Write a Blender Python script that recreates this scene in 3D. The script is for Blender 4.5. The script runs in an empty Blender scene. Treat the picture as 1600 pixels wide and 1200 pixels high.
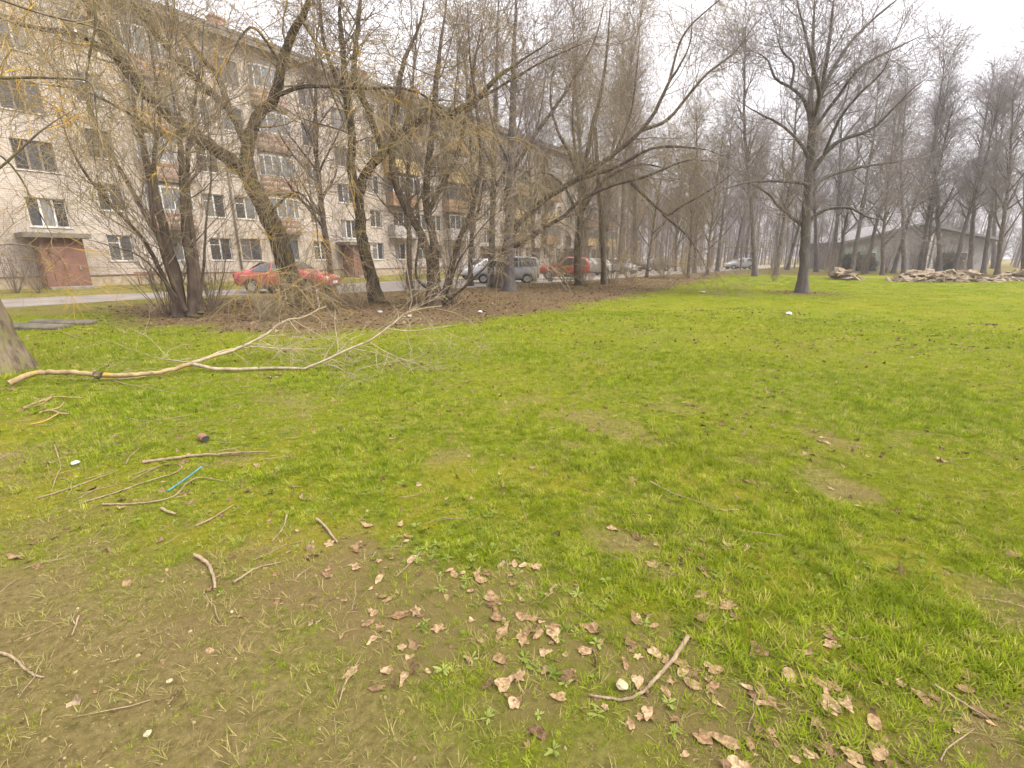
import bpy, bmesh, math, random
import numpy as np
from mathutils import Vector, Matrix

rng = np.random.default_rng(7)
random.seed(7)
scene = bpy.context.scene
COL = scene.collection
R = math.radians

# ------------------------------------------------------------------ camera
CAM_H = 1.6
FOC = 735.0                       # focal length in pixels of a 1600-wide picture
PITCH = math.atan(198 / 735.0)    # camera looks down a little
cam_d = bpy.data.cameras.new('camera')
cam = bpy.data.objects.new('camera', cam_d)
COL.objects.link(cam)
cam.location = (0, 0, CAM_H)
cam.rotation_euler = (math.pi / 2 - PITCH, 0, 0)
cam_d.sensor_width = 36.0
cam_d.lens = 36.0 * FOC / 1600.0
cam_d.clip_end = 1500
cam_d.clip_start = 0.05
scene.camera = cam

# ------------------------------------------------------------------ sky, sun, exposure
SUN_EL, SUN_AZ = R(46), R(108)     # azimuth from +Y towards +X
world = bpy.data.worlds.new('World')
scene.world = world
world.use_nodes = True
wn, wl = world.node_tree.nodes, world.node_tree.links
wn.clear()
w_out = wn.new('ShaderNodeOutputWorld')
w_bg = wn.new('ShaderNodeBackground')
w_sky = wn.new('ShaderNodeTexSky')
w_sky.sky_type = 'NISHITA'
w_sky.sun_disc = False
w_sky.sun_elevation = SUN_EL
w_sky.sun_rotation = SUN_AZ
w_sky.air_density = 1.0
w_sky.dust_density = 3.0
w_sky.ozone_density = 1.0
# overcast: the clear sky is veiled by an even white-grey cloud sheet with soft structure
w_tc = wn.new('ShaderNodeTexCoord')
w_no = wn.new('ShaderNodeTexNoise')
w_no.inputs['Scale'].default_value = 2.2
w_no.inputs['Detail'].default_value = 5
w_rp = wn.new('ShaderNodeValToRGB')
w_rp.color_ramp.elements[0].position = 0.25
w_rp.color_ramp.elements[0].color = (8.7, 8.45, 8.9, 1)
w_rp.color_ramp.elements[1].position = 0.75
w_rp.color_ramp.elements[1].color = (10.6, 10.35, 10.6, 1)
w_mx = wn.new('ShaderNodeMix')
w_mx.data_type = 'RGBA'
w_mx.inputs[0].default_value = 0.9
wl.new(w_tc.outputs['Generated'], w_no.inputs['Vector'])
wl.new(w_no.outputs['Fac'], w_rp.inputs['Fac'])
wl.new(w_sky.outputs['Color'], w_mx.inputs[6])
wl.new(w_rp.outputs['Color'], w_mx.inputs[7])
# an overcast sky is brighter overhead than at the horizon
w_sp = wn.new('ShaderNodeSeparateXYZ')
wl.new(w_tc.outputs['Generated'], w_sp.inputs[0])
w_gr = wn.new('ShaderNodeMapRange')
w_gr.inputs['From Min'].default_value = 0.0
w_gr.inputs['From Max'].default_value = 1.0
w_gr.inputs['To Min'].default_value = 0.45
w_gr.inputs['To Max'].default_value = 1.3
wl.new(w_sp.outputs['Z'], w_gr.inputs['Value'])
w_ml = wn.new('ShaderNodeMix')
w_ml.data_type = 'RGBA'
w_ml.blend_type = 'MULTIPLY'
w_ml.inputs[0].default_value = 1.0
wl.new(w_mx.outputs[2], w_ml.inputs[6])
wl.new(w_gr.outputs['Result'], w_ml.inputs[7])
wl.new(w_ml.outputs[2], w_bg.inputs['Color'])
wl.new(w_bg.outputs['Background'], w_out.inputs['Surface'])
w_bg.inputs['Strength'].default_value = 0.072

sun_d = bpy.data.lights.new('sun', 'SUN')
sun_d.energy = 1.5
sun_d.angle = R(45)
sun_d.color = (1.0, 0.93, 0.80)
sun = bpy.data.objects.new('sun', sun_d)
COL.objects.link(sun)
sv = Vector((math.sin(SUN_AZ) * math.cos(SUN_EL), math.cos(SUN_AZ) * math.cos(SUN_EL), math.sin(SUN_EL)))
sun.rotation_euler = sv.to_track_quat('Z', 'Y').to_euler()

vs = scene.view_settings
vs.view_transform = 'Standard'
vs.look = 'None'
vs.gamma = 1.0
vs.exposure = 1.9
vs.use_curve_mapping = False
cy = scene.cycles
cy.use_denoising = True
try:
    cy.denoiser = 'OPENIMAGEDENOISE'
except Exception:
    pass
cy.use_adaptive_sampling = True
cy.adaptive_threshold = 0.02
cy.max_bounces = 4
cy.diffuse_bounces = 2
cy.glossy_bounces = 2
cy.transmission_bounces = 3
cy.transparent_max_bounces = 6
cy.volume_bounces = 1
cy.caustics_reflective = False
cy.caustics_refractive = False

# ------------------------------------------------------------------ measuring helpers
_c, _s = math.cos(PITCH), math.sin(PITCH)


def ray(px, py):
    a, b = (px - 800) / FOC, -(py - 600) / FOC
    return a, _c + b * _s, -_s + b * _c


def G(px, py, z=0.0):
    a, b, c = ray(px, py)
    t = (z - CAM_H) / c
    return (a * t, b * t, z)


def at(px, py, Y):
    a, b, c = ray(px, py)
    t = Y / b
    return (a * t, Y, CAM_H + c * t)


# numpy value noise ---------------------------------------------------------
def vnoise(x, y, seed=0):
    xi, yi = np.floor(x).astype(np.int64), np.floor(y).astype(np.int64)
    fx, fy = x - xi, y - yi
    fx, fy = fx * fx * (3 - 2 * fx), fy * fy * (3 - 2 * fy)

    def h(a, b):
        n = (a * 374761393 + b * 668265263 + seed * 974634777) & 0x7fffffff
        n = ((n ^ (n >> 13)) * 1274126177) & 0x7fffffff
        return ((n ^ (n >> 16)) & 0xffff) / 65535.0
    return (h(xi, yi) * (1 - fx) + h(xi + 1, yi) * fx) * (1 - fy) + (h(xi, yi + 1) * (1 - fx) + h(xi + 1, yi + 1) * fx) * fy


def fbm(x, y, seed=0, octv=4):
    v, a, t = 0, 0.5, 0
    for i in range(octv):
        v = v + a * vnoise(x * 2 ** i + 17.3 * i, y * 2 ** i - 9.1 * i, seed + i)
        t += a
        a *= 0.5
    return v / t


def sdf_poly(x, y, poly):
    P = np.stack([x, y], -1)
    d = np.full(x.shape, 1e9)
    s = np.zeros(x.shape, bool)
    n = len(poly)
    for i in range(n):
        a, b = np.array(poly[i][:2]), np.array(poly[(i + 1) % n][:2])
        e, w = b - a, P - a
        t = np.clip((w @ e) / (e @ e), 0, 1)
        d = np.minimum(d, ((w - t[..., None] * e) ** 2).sum(-1))
        c1 = (y >= a[1]) & (y < b[1])
        c2 = (y < a[1]) & (y >= b[1])
        cr = e[0] * w[..., 1] - e[1] * w[..., 0]
        s ^= (c1 & (cr > 0)) | (c2 & (cr < 0))
    return np.where(s, -1, 1) * np.sqrt(d)


def smooth(e0, e1, v):
    t = np.clip((v - e0) / (e1 - e0), 0, 1)
    return t * t * (3 - 2 * t)


# ------------------------------------------------------------------ object helpers
def put(o, **kw):
    for k, v in kw.items():
        if v is not None:
            o[k] = v
    return o


def mesh_np(name, verts, quads=None, tris=None, mat=None, smooth_=True):
    me = bpy.data.meshes.new(name)
    verts = np.asarray(verts, np.float32).reshape(-1, 3)
    q = np.zeros((0, 4), np.int32) if quads is None else np.asarray(quads, np.int32)
    t = np.zeros((0, 3), np.int32) if tris is None else np.asarray(tris, np.int32)
    me.vertices.add(len(verts))
    me.vertices.foreach_set('co', verts.ravel())
    nl = q.size + t.size
    me.loops.add(nl)
    me.loops.foreach_set('vertex_index', np.concatenate([q.ravel(), t.ravel()]).astype(np.int32))
    me.polygons.add(len(q) + len(t))
    starts = np.concatenate([np.arange(len(q)) * 4, q.size + np.arange(len(t)) * 3]).astype(np.int32)
    me.polygons.foreach_set('loop_start', starts)
    me.polygons.foreach_set('use_smooth', np.full(len(q) + len(t), smooth_))
    me.update(calc_edges=True)
    if mat is not None:
        me.materials.append(mat)
    return me


def link(name, me, parent=None, loc=None, rot=None):
    o = bpy.data.objects.new(name, me)
    COL.objects.link(o)
    if parent is not None:
        o.parent = parent
    if loc is not None:
        o.location = loc
    if rot is not None:
        o.rotation_euler = rot
    return o


def empty(name, loc=(0, 0, 0), rz=0.0):
    o = bpy.data.objects.new(name, None)
    o.empty_display_size = 0.2
    COL.objects.link(o)
    o.location = loc
    o.rotation_euler = (0, 0, rz)
    return o


def copy_tree(o, parent=None):
    c = o.copy()
    COL.objects.link(c)
    c.parent = parent
    for ch in o.children:
        copy_tree(ch, c)
    return c


class MB:
    """collects small shapes into one mesh"""

    def __init__(self):
        self.v, self.f = [], []

    def add(self, vs_, fs):
        o = len(self.v)
        self.v += [tuple(p) for p in vs_]
        self.f += [tuple(i + o for i in f) for f in fs]
        return self

    def box(self, x0, x1, y0, y1, z0, z1):
        return self.add([(x0, y0, z0), (x1, y0, z0), (x1, y1, z0), (x0, y1, z0), (x0, y0, z1), (x1, y0, z1), (x1, y1, z1), (x0, y1, z1)],
                        [(0, 3, 2, 1), (4, 5, 6, 7), (0, 1, 5, 4), (1, 2, 6, 5), (2, 3, 7, 6), (3, 0, 4, 7)])

    def quad(self, a, b, c, d):
        return self.add([a, b, c, d], [(0, 1, 2, 3)])

    def prism(self, pts, off):
        n = len(pts)
        q = [tuple(np.add(p, off)) for p in pts]
        return self.add(list(pts) + q, [tuple(range(n))[::-1], tuple(range(n, 2 * n))] + [(i, (i + 1) % n, n + (i + 1) % n, n + i) for i in range(n)])

    def cyl(self, p0, p1, r0, r1=None, n=12, cap=True):
        r1 = r0 if r1 is None else r1
        p0, p1 = Vector(p0), Vector(p1)
        z = (p1 - p0).normalized()
        x = z.orthogonal().normalized()
        y = z.cross(x)
        vs_ = []
        for p, r in ((p0, r0), (p1, r1)):
            for i in range(n):
                a = 2 * math.pi * i / n
                vs_.append(p + (x * math.cos(a) + y * math.sin(a)) * r)
        fs = [(i, (i + 1) % n, n + (i + 1) % n, n + i) for i in range(n)]
        if cap:
            fs += [tuple(range(n))[::-1], tuple(range(n, 2 * n))]
        return self.add(vs_, fs)

    def build(self, name, mat, parent=None, smooth_=False, bevel=0, loc=None, rot=None):
        me = bpy.data.meshes.new(name)
        me.from_pydata(self.v, [], self.f)
        if bevel:
            bm = bmesh.new()
            bm.from_mesh(me)
            bmesh.ops.bevel(bm, geom=bm.edges[:], offset=bevel, segments=1, affect='EDGES', clamp_overlap=True)
            bm.to_mesh(me)
            bm.free()
        if smooth_:
            me.polygons.foreach_set('use_smooth', [True] * len(me.polygons))
        me.update()
        if mat:
            me.materials.append(mat)
        return link(name, me, parent, loc, rot)


# ------------------------------------------------------------------ materials
def new_mat(name):
    m = bpy.data.materials.new(name)
    m.use_nodes = True
    nt = m.node_tree
    b = nt.nodes['Principled BSDF']
    return m, nt.nodes, nt.links, b


def ramp(N, stops):
    r = N.new('ShaderNodeValToRGB')
    e = r.color_ramp.elements
    while len(e) < len(stops):
        e.new(0.5)
    for i, (p, c) in enumerate(stops):
        e[i].position = p
        e[i].color = (*c, 1)
    return r


def noise(N, L, scale, detail=4, coord=None, rough=0.6, vec_scale=None):
    n = N.new('ShaderNodeTexNoise')
    n.inputs['Scale'].default_value = scale
    n.inputs['Detail'].default_value = detail
    n.inputs['Roughness'].default_value = rough
    if coord is not None:
        if vec_scale:
            mp = N.new('ShaderNodeMapping')
            mp.inputs['Scale'].default_value = vec_scale
            L.new(coord, mp.inputs['Vector'])
            L.new(mp.outputs['Vector'], n.inputs['Vector'])
        else:
            L.new(coord, n.inputs['Vector'])
    return n


def mixc(N, L, fac, a, b, mode='MIX'):
    m = N.new('ShaderNodeMix')
    m.data_type = 'RGBA'
    m.blend_type = mode
    for sock, v in ((m.inputs[0], fac), (m.inputs[6], a), (m.inputs[7], b)):
        if isinstance(v, (int, float)):
            sock.default_value = v
        elif isinstance(v, tuple):
            sock.default_value = (*v, 1)
        else:
            L.new(v, sock)
    return m.outputs[2]


def bump(N, L, b, h, strength, dist=0.02):
    bp = N.new('ShaderNodeBump')
    bp.inputs['Strength'].default_value = strength
    bp.inputs['Distance'].default_value = dist
    L.new(h, bp.inputs['Height'])
    L.new(bp.outputs['Normal'], b.inputs['Normal'])


def plain(name, col, rough=0.7, var=0.25, scale=6, metal=0.0, coat=0.0, spec=None):
    """base colour with uneven wear"""
    m, N, L, b = new_mat(name)
    tc = N.new('ShaderNodeTexCoord')
    n = noise(N, L, scale, 5, tc.outputs['Object'])
    lo = tuple(c * (1 - var) for c in col)
    hi = tuple(min(1, c * (1 + var)) for c in col)
    r = ramp(N, [(0.3, lo), (0.7, hi)])
    L.new(n.outputs['Fac'], r.inputs['Fac'])
    L.new(r.outputs['Color'], b.inputs['Base Color'])
    b.inputs['Roughness'].default_value = rough
    b.inputs['Metallic'].default_value = metal
    b.inputs['Coat Weight'].default_value = coat
    if spec is not None:
        b.inputs['Specular IOR Level'].default_value = spec
    return m


def bark(name, dark, light, lichen, amount, scale=9.0):
    m, N, L, b = new_mat(name)
    tc = N.new('ShaderNodeTexCoord')
    n1 = noise(N, L, scale, 6, tc.outputs['Object'], 0.7, (1, 1, 0.22))
    r1 = ramp(N, [(0.32, dark), (0.68, light)])
    L.new(n1.outputs['Fac'], r1.inputs['Fac'])
    n2 = noise(N, L, scale * 0.35, 5, tc.outputs['Object'], 0.65)
    r2 = ramp(N, [(0.62 - amount, (0, 0, 0)), (0.74 - amount * 0.6, (1, 1, 1))])
    L.new(n2.outputs['Fac'], r2.inputs['Fac'])
    c = mixc(N, L, r2.outputs['Color'], r1.outputs['Color'], lichen)
    L.new(c, b.inputs['Base Color'])
    b.inputs['Roughness'].default_value = 0.9
    b.inputs['Specular IOR Level'].default_value = 0.2
    bump(N, L, b, n1.outputs['Fac'], 0.9, 0.03)
    return m


M = {}
M['bark_dark'] = bark('bark_dark', (0.034, 0.025, 0.019), (0.12, 0.092, 0.064), (0.17, 0.145, 0.045), 0.10)
M['bark_brown'] = bark('bark_brown', (0.045, 0.033, 0.026), (0.135, 0.10, 0.078), (0.15, 0.135, 0.06), 0.06)
M['bark_grey'] = bark('bark_grey', (0.055, 0.047, 0.046), (0.145, 0.122, 0.115), (0.13, 0.125, 0.08), 0.04)
M['bark_near'] = bark('bark_near', (0.06, 0.046, 0.03), (0.24, 0.19, 0.13), (0.17, 0.165, 0.06), 0.12, 14)
M['twig_brown'] = bark('twig_brown', (0.12, 0.093, 0.072), (0.27, 0.21, 0.16), (0.20, 0.16, 0.06), 0.02, 3)
M['twig_ochre'] = bark('twig_ochre', (0.17, 0.135, 0.085), (0.36, 0.285, 0.175), (0.38, 0.28, 0.09), 0.05, 2)
M['twig_lichen'] = bark('twig_lichen', (0.17, 0.13, 0.065), (0.34, 0.26, 0.13), (0.55, 0.32, 0.02), 0.17, 2.5)
M['twig_grey'] = bark('twig_grey', (0.14, 0.117, 0.118), (0.26, 0.218, 0.212), (0.16, 0.13, 0.10), 0.02, 2)
M['deadwood'] = bark('deadwood', (0.22, 0.175, 0.115), (0.43, 0.36, 0.25), (0.42, 0.28, 0.06), 0.03, 9)
M['deadwood_lichen'] = bark('deadwood_lichen', (0.19, 0.135, 0.07), (0.42, 0.31, 0.17), (0.50, 0.28, 0.025), 0.10, 9)
M['stick'] = bark('stick', (0.16, 0.115, 0.07), (0.36, 0.27, 0.175), (0.30, 0.26, 0.14), 0.03, 14)


def catmull(P, per=6):
    P = np.asarray(P, float)
    P = np.vstack([2 * P[0] - P[1], P, 2 * P[-1] - P[-2]])
    out = []
    for i in range(1, len(P) - 2):
        p0, p1, p2, p3 = P[i - 1:i + 3]
        for t in np.arange(per) / per:
            out.append(0.5 * (2 * p1 + (p2 - p0) * t + (2 * p0 - 5 * p1 + 4 * p2 - p3) * t * t + (3 * p1 - p0 - 3 * p2 + p3) * t ** 3))
    out.append(P[-2])
    return np.array(out)


def norm(v):
    return v / np.maximum(np.linalg.norm(v, axis=-1, keepdims=True), 1e-9)


def tubes(batches, rough=0.0):
    """batches of (pts (N,K,3), rad (N,K), sides) -> verts, quads"""
    V, Q, off = [], [], 0
    for pts, rad, n in batches:
        N_, K = pts.shape[:2]
        if N_ == 0:
            continue
        tan = np.empty_like(pts)
        tan[:, 1:-1] = pts[:, 2:] - pts[:, :-2]
        tan[:, 0] = pts[:, 1] - pts[:, 0]
        tan[:, -1] = pts[:, -1] - pts[:, -2]
        tan = norm(tan)
        mt = norm(pts[:, -1] - pts[:, 0])
        ax = np.eye(3)[np.argmin(np.abs(mt), axis=1)]
        ref = norm(np.cross(mt, ax))[:, None, :]
        u = norm(ref - tan * (ref * tan).sum(-1, keepdims=True))
        w = np.cross(tan, u)
        a = np.arange(n) * 2 * math.pi / n
        rr = rad[:, :, None] * np.ones(n)
        if rough:
            rr = rr * (1 + rough * rng.standard_normal(rr.shape))
        v = pts[:, :, None, :] + rr[..., None] * (u[:, :, None, :] * np.cos(a)[None, None, :, None] + w[:, :, None, :] * np.sin(a)[None, None, :, None])
        V.append(v.reshape(-1, 3))
        base = off + (np.arange(N_) * K * n)[:, None, None] + (np.arange(K - 1) * n)[None, :, None]
        j = np.arange(n)[None, None, :]
        j2 = (np.arange(n) + 1) % n
        q = np.stack([base + j, base + j2[None, None, :], base + n + j2[None, None, :], base + n + j], -1)
        Q.append(q.reshape(-1, 4))
        off += N_ * K * n
    if not V:
        return np.zeros((0, 3)), np.zeros((0, 4), int)
    return np.concatenate(V), np.concatenate(Q)


def grow(st, di, ln, K, wander, trop, strength):
    N_ = len(st)
    p = np.empty((N_, K, 3))
    p[:, 0] = st
    d = norm(di)
    step = (ln / (K - 1))[:, None]
    trop = np.asarray(trop, float)
    for k in range(1, K):
        d = norm(d + wander * rng.standard_normal((N_, 3)) + trop * strength * (k / K))
        p[:, k] = p[:, k - 1] + d * step
    return p


def sprout(pts, rad, n_per, t0=0.15, t1=1.0, ang=(35, 60), bias=(0, 0, 0)):
    """children of each parent: starts, directions, parent radius there, t"""
    N_, K = pts.shape[:2]
    idx = np.repeat(np.arange(N_), n_per)
    n = len(idx)
    t = rng.uniform(t0, t1, n)
    f = t * (K - 1)
    i = np.minimum(f.astype(int), K - 2)
    fr = (f - i)[:, None]
    a, b = pts[idx, i], pts[idx, i + 1]
    st = a * (1 - fr) + b * fr
    tan = norm(b - a)
    r = rad[idx, i] * (1 - fr[:, 0]) + rad[idx, i + 1] * fr[:, 0]
    rv = norm(rng.standard_normal((n, 3)) + np.asarray(bias, float))
    perp = norm(rv - tan * (rv * tan).sum(-1, keepdims=True))
    an = np.radians(rng.uniform(ang[0], ang[1], n))[:, None]
    return st, tan * np.cos(an) + perp * np.sin(an), r, t, idx


def taper(r0, r1, K, p=1.0):
    t = np.linspace(0, 1, K)[None, :] ** p
    return r0[:, None] * (1 - t) + np.asarray(r1).reshape(-1, 1) * t


def resample(P, K):
    d = np.concatenate([[0], np.cumsum(np.linalg.norm(np.diff(P, axis=0), axis=1))])
    u = np.linspace(0, d[-1], K)
    return np.stack([np.interp(u, d, P[:, i]) for i in range(3)], -1), d[-1]


def tree(name, label, cat, base, trunk, limbs, levels, bmat, tmat, group=None, wiggle=0.03, sides=10, twig_sides=3, own_limbs=True):
    """trunk and limbs: lists of (polyline in world metres, r0, r1); levels: dicts that describe each order of side branches"""
    root = empty(name, base)
    put(root, label=label, category=cat, group=group)
    base = np.array(base, float)
    parents = []
    for kind, lst in (('trunk', trunk), ('limb', limbs)):
        for P, r0, r1 in lst:
            c = catmull(P, 6)
            c[1:] += rng.standard_normal((len(c) - 1, 3)) * wiggle * min(1.0, r0 * 6) * 0.5
            K = max(8, min(40, len(c)))
            c, ln = resample(c, K)
            t = np.linspace(0, 1, K)
            rad = r0 * (1 - t) + r1 * t
            if kind == 'limb' or r1 < .1:
                rad = rad * (1 - .8 * np.clip((t - .72) / .28, 0, 1))
            if kind == 'trunk':
                rad = rad * (1 + 0.55 * np.exp(-t * ln / 0.35))
            parents.append((c, rad, ln, kind))
            vv, qq = tubes([((c - base)[None], rad[None], sides if kind == 'trunk' else max(6, sides - 2))], rough=0.05)
            if kind == 'trunk' or own_limbs:
                link(kind, mesh_np(kind, vv, qq, mat=bmat), root)
    cur = []
    for c, rad, ln, kind in parents:
        cc, _ = resample(c, 16)
        cur.append((cc, np.interp(np.linspace(0, 1, 16), np.linspace(0, 1, len(rad)), rad), ln, kind))
    P = np.stack([c[0] for c in cur])
    Rd = np.stack([c[1] for c in cur])
    Ln = np.array([c[2] for c in cur])
    iskind = np.array([c[3] == 'trunk' for c in cur])
    out = []
    for li, lv in enumerate(levels):
        dens = lv['per_m']
        n_per = np.maximum(0, np.round(Ln * dens * rng.uniform(0.75, 1.25, len(Ln)))).astype(int)
        if li == 0:
            n_per = np.where(iskind, np.round(n_per * lv.get('trunk', 1.0)).astype(int), n_per)
        if n_per.sum() == 0:
            break
        st, di, pr, t, idx = sprout(P, Rd, n_per, lv.get('t0', 0.2), 1.0, lv.get('ang', (30, 60)), lv.get('bias', (0, 0, 0)))
        if li == 0 and 'zmin' in lv:
            keep = st[:, 2] > lv['zmin']
            st, di, pr, t, idx = st[keep], di[keep], pr[keep], t[keep], idx[keep]
        n = len(st)
        ln = rng.uniform(*lv['len'], n)
        if lv.get('rel'):
            ln = ln * Ln[idx] * (1.15 - 0.7 * t)
        K = lv.get('K', 6)
        pts = grow(st, di, ln, K, lv.get('wander', 0.12), lv.get('trop', (0, 0, 1)), lv.get('str', 0.1))
        pts[..., 2] = np.maximum(pts[..., 2], 0.02)
        r0 = np.minimum(pr * lv.get('rk', 0.6), lv.get('rmax', 0.05)) * rng.uniform(0.7, 1.0, n)
        r0 = np.maximum(r0, lv.get('rmin', 0.004))
        rad = taper(r0, np.maximum(r0 * 0.3, lv.get('tip', 0.003)), K)
        out.append((pts - base, rad, lv.get('sides', twig_sides)))
        P, Rd, Ln, iskind = pts, rad, ln, np.zeros(n, bool)
    mats = tmat if isinstance(tmat, (list, tuple)) else [tmat]
    if len(mats) == 1:
        vv, qq = tubes(out)
        put(link('crown', mesh_np('crown', vv, qq, mat=mats[0]), root), kind='stuff')
    else:
        vv, qq = tubes(out[:-1])
        put(link('crown', mesh_np('crown', vv, qq, mat=mats[0]), root), kind='stuff')
        vv, qq = tubes(out[-1:])
        put(link('hanging_twigs', mesh_np('hanging_twigs', vv, qq, mat=mats[1]), root), kind='stuff')
    return root
# ------------------------------------------------------------------ the ground and what covers it
PHI = R(36)
WD = np.array([math.sin(PHI), math.cos(PHI)])        # along the apartment block
WN = np.array([WD[1], -WD[0]])                       # outwards from its facade
WP = np.array([-24.1, 27.0])


def W(s, w, z=0.0):
    p = WP + WD * s + WN * w
    return (float(p[0]), float(p[1]), z)


SOIL = [G(*p)[:2] for p in [(0, 705), (110, 745), (220, 785), (340, 835), (480, 890), (640, 945), (800, 1010), (950, 1085), (1090, 1200)]] + [(0.8, 0.2), (-1.5, -2.5), (-9, -2.5), (-9, 3.4)]
LITTER = [G(*p)[:2] for p in [(215, 507), (300, 513), (400, 522), (520, 520), (630, 512), (720, 505), (800, 492), (900, 478), (1000, 462), (1075, 443)]] + \
         [W(62, 24)[:2], W(40, 20.5)[:2], W(25, 19.5)[:2], W(12, 18)[:2], W(5, 15.3)[:2], W(0, 14.2)[:2], G(150, 487)[:2]]
ROAD = [W(-40, 12.7), W(-4, 12.8), W(0, 12.5), W(3, 13.6), W(7, 16.8), W(12, 18), W(25, 19.5), W(40, 20.5), W(62, 22.5), W(110, 27), W(110, 11), W(60, 9.4), W(30, 8.9), W(4, 9.2), W(-2, 8.2), W(-40, 8.0)]
LEAFY = [G(x, y)[:2] + (r,) for x, y, r in [(600, 915, .33), (690, 935, .3), (755, 950, .25), (860, 985, .3), (905, 1040, .22), (990, 1020, .25), (1050, 1045, .2),
                                           (1185, 1110, .22), (1260, 1150, .22), (1330, 1150, .22), (1400, 1170, .25), (1450, 1190, .2), (1040, 865, .28), (520, 900, .3),
                                           (420, 895, .35), (930, 670, .2), (900, 700, .18), (1090, 635, .18), (560, 730, .12), (1330, 770, .2), (1300, 690, .2), (1180, 755, .12),
                                           (1080, 845, .2), (340, 940, .3), (1120, 915, .2), (1480, 1110, .2), (620, 965, .25), (820, 1010, .22), (1310, 1040, .2)]]
BELT = [G(x, y)[:2] for x, y in [(430, 880), (600, 920), (760, 955), (880, 1000), (1010, 1030), (1130, 1075), (1280, 1130), (1420, 1165), (1600, 1230)]]
MOSS = [G(x, y)[:2] + (r,) for x, y, r in [(700, 765, .5), (680, 795, .4), (430, 715, .35), (560, 720, .25), (840, 735, .35), (880, 760, .3), (1230, 900, .3), (1160, 780, .4), (500, 830, .35),
                                          (90, 765, .6), (50, 670, .7), (930, 575, .6), (620, 700, .3), (980, 930, .22), (1290, 1045, .22), (1330, 1085, .2), (1080, 755, .4), (460, 760, .4),
                                          (1240, 1010, .2), (1420, 880, .3), (360, 800, .4), (1180, 1000, .2)]]


def blobs(x, y, lst, seed):
    m = np.zeros_like(x)
    n = fbm(x * 4, y * 4, seed, 3) - 0.5
    for bx, by, r in lst:
        d = np.hypot(x - bx, (y - by)) / r
        m = np.maximum(m, smooth(1.25, 0.45, d + n * 1.3))
    return m


def masks(x, y):
    n1 = fbm(x * 0.9, y * 0.9, 1, 5) - 0.5
    n2 = fbm(x * 3.5, y * 3.5, 5, 4) - 0.5
    soil = smooth(0.45, -0.75, sdf_poly(x, y, SOIL) + n1 * 1.5 + n2 * 0.9)
    # small worn spots in the lawn close to the path
    near = smooth(9, 3, np.hypot(x, y))
    soil = np.maximum(soil, 0.75 * smooth(0.60, 0.70, fbm(x * 1.7 + 40, y * 1.7, 9, 4)) * near)
    lit = smooth(0.7, -0.7, sdf_poly(x, y, LITTER) + n1 * 2.2 + n2 * 0.6)
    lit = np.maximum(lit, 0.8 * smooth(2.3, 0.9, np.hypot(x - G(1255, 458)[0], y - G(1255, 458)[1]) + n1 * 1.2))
    # trodden strip before the facade, and the rough ground under the far trees
    wv = (x - WP[0]) * WN[0] + (y - WP[1]) * WN[1]
    soil = np.maximum(soil, 0.9 * smooth(9.5, 7.8, wv + n1 * 2.5))
    soil = np.maximum(soil, 0.8 * smooth(17.6, 15.6, wv + n1 * 5) * smooth(24, 16, np.hypot(x + 14, y - 14)))
    far_ = smooth(43, 52, y + 0.10 * x + n1 * 14)
    lit = np.maximum(lit, 0.72 * far_)
    moss = blobs(x, y, MOSS, 21) * smooth(0.28, 0.5, fbm(x * 5, y * 5, 23, 3))
    leaf = blobs(x, y, LEAFY, 31)
    dl = np.full(x.shape, 9.0)
    for (ax_, ay_), (bx_, by_) in zip(BELT[:-1], BELT[1:]):
        ex, ey = bx_ - ax_, by_ - ay_
        t_ = np.clip(((x - ax_) * ex + (y - ay_) * ey) / (ex * ex + ey * ey), 0, 1)
        dl = np.minimum(dl, np.hypot(x - ax_ - t_ * ex, y - ay_ - t_ * ey))
    leaf = np.maximum(0.6 * leaf, smooth(0.42, 0.05, dl + (fbm(x * 3, y * 3, 33, 4) - .5) * 1.1))
    return soil, lit, moss, leaf


def gheight(x, y):
    h = 0.05 * (fbm(x * 0.35, y * 0.35, 50, 3) - 0.5) + 0.028 * (fbm(x * 2.2, y * 2.2, 60, 3) - 0.5)
    return h * smooth(60, 20, np.hypot(x, y)) * smooth(0.0, 1.2, sdf_poly(x, y, [p[:2] for p in ROAD]))


def axis_grid(lo, hi, fine, far):
    """spacing that widens away from the place where one stands"""
    out, v, st = [0.0], 0.0, fine
    while v < hi:
        st = max(fine, fine + (v - far) * 0.06) if v > far else fine
        v += st
        out.append(v)
    neg, v = [], 0.0
    while v > lo:
        st = max(fine, fine + (-v - far) * 0.06) if -v > far else fine
        v -= st
        neg.append(v)
    return np.array(neg[::-1] + out)


gx = axis_grid(-420, 420, 0.055, 4.5)
gy = axis_grid(-30, 620, 0.055, 6.5)
XX, YY = np.meshgrid(gx, gy)
ZZ = gheight(XX, YY)
nx, ny = len(gx), len(gy)
ii = (np.arange(ny - 1)[:, None] * nx + np.arange(nx - 1)[None, :]).ravel()
gq = np.stack([ii, ii + 1, ii + nx + 1, ii + nx], -1)


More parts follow.
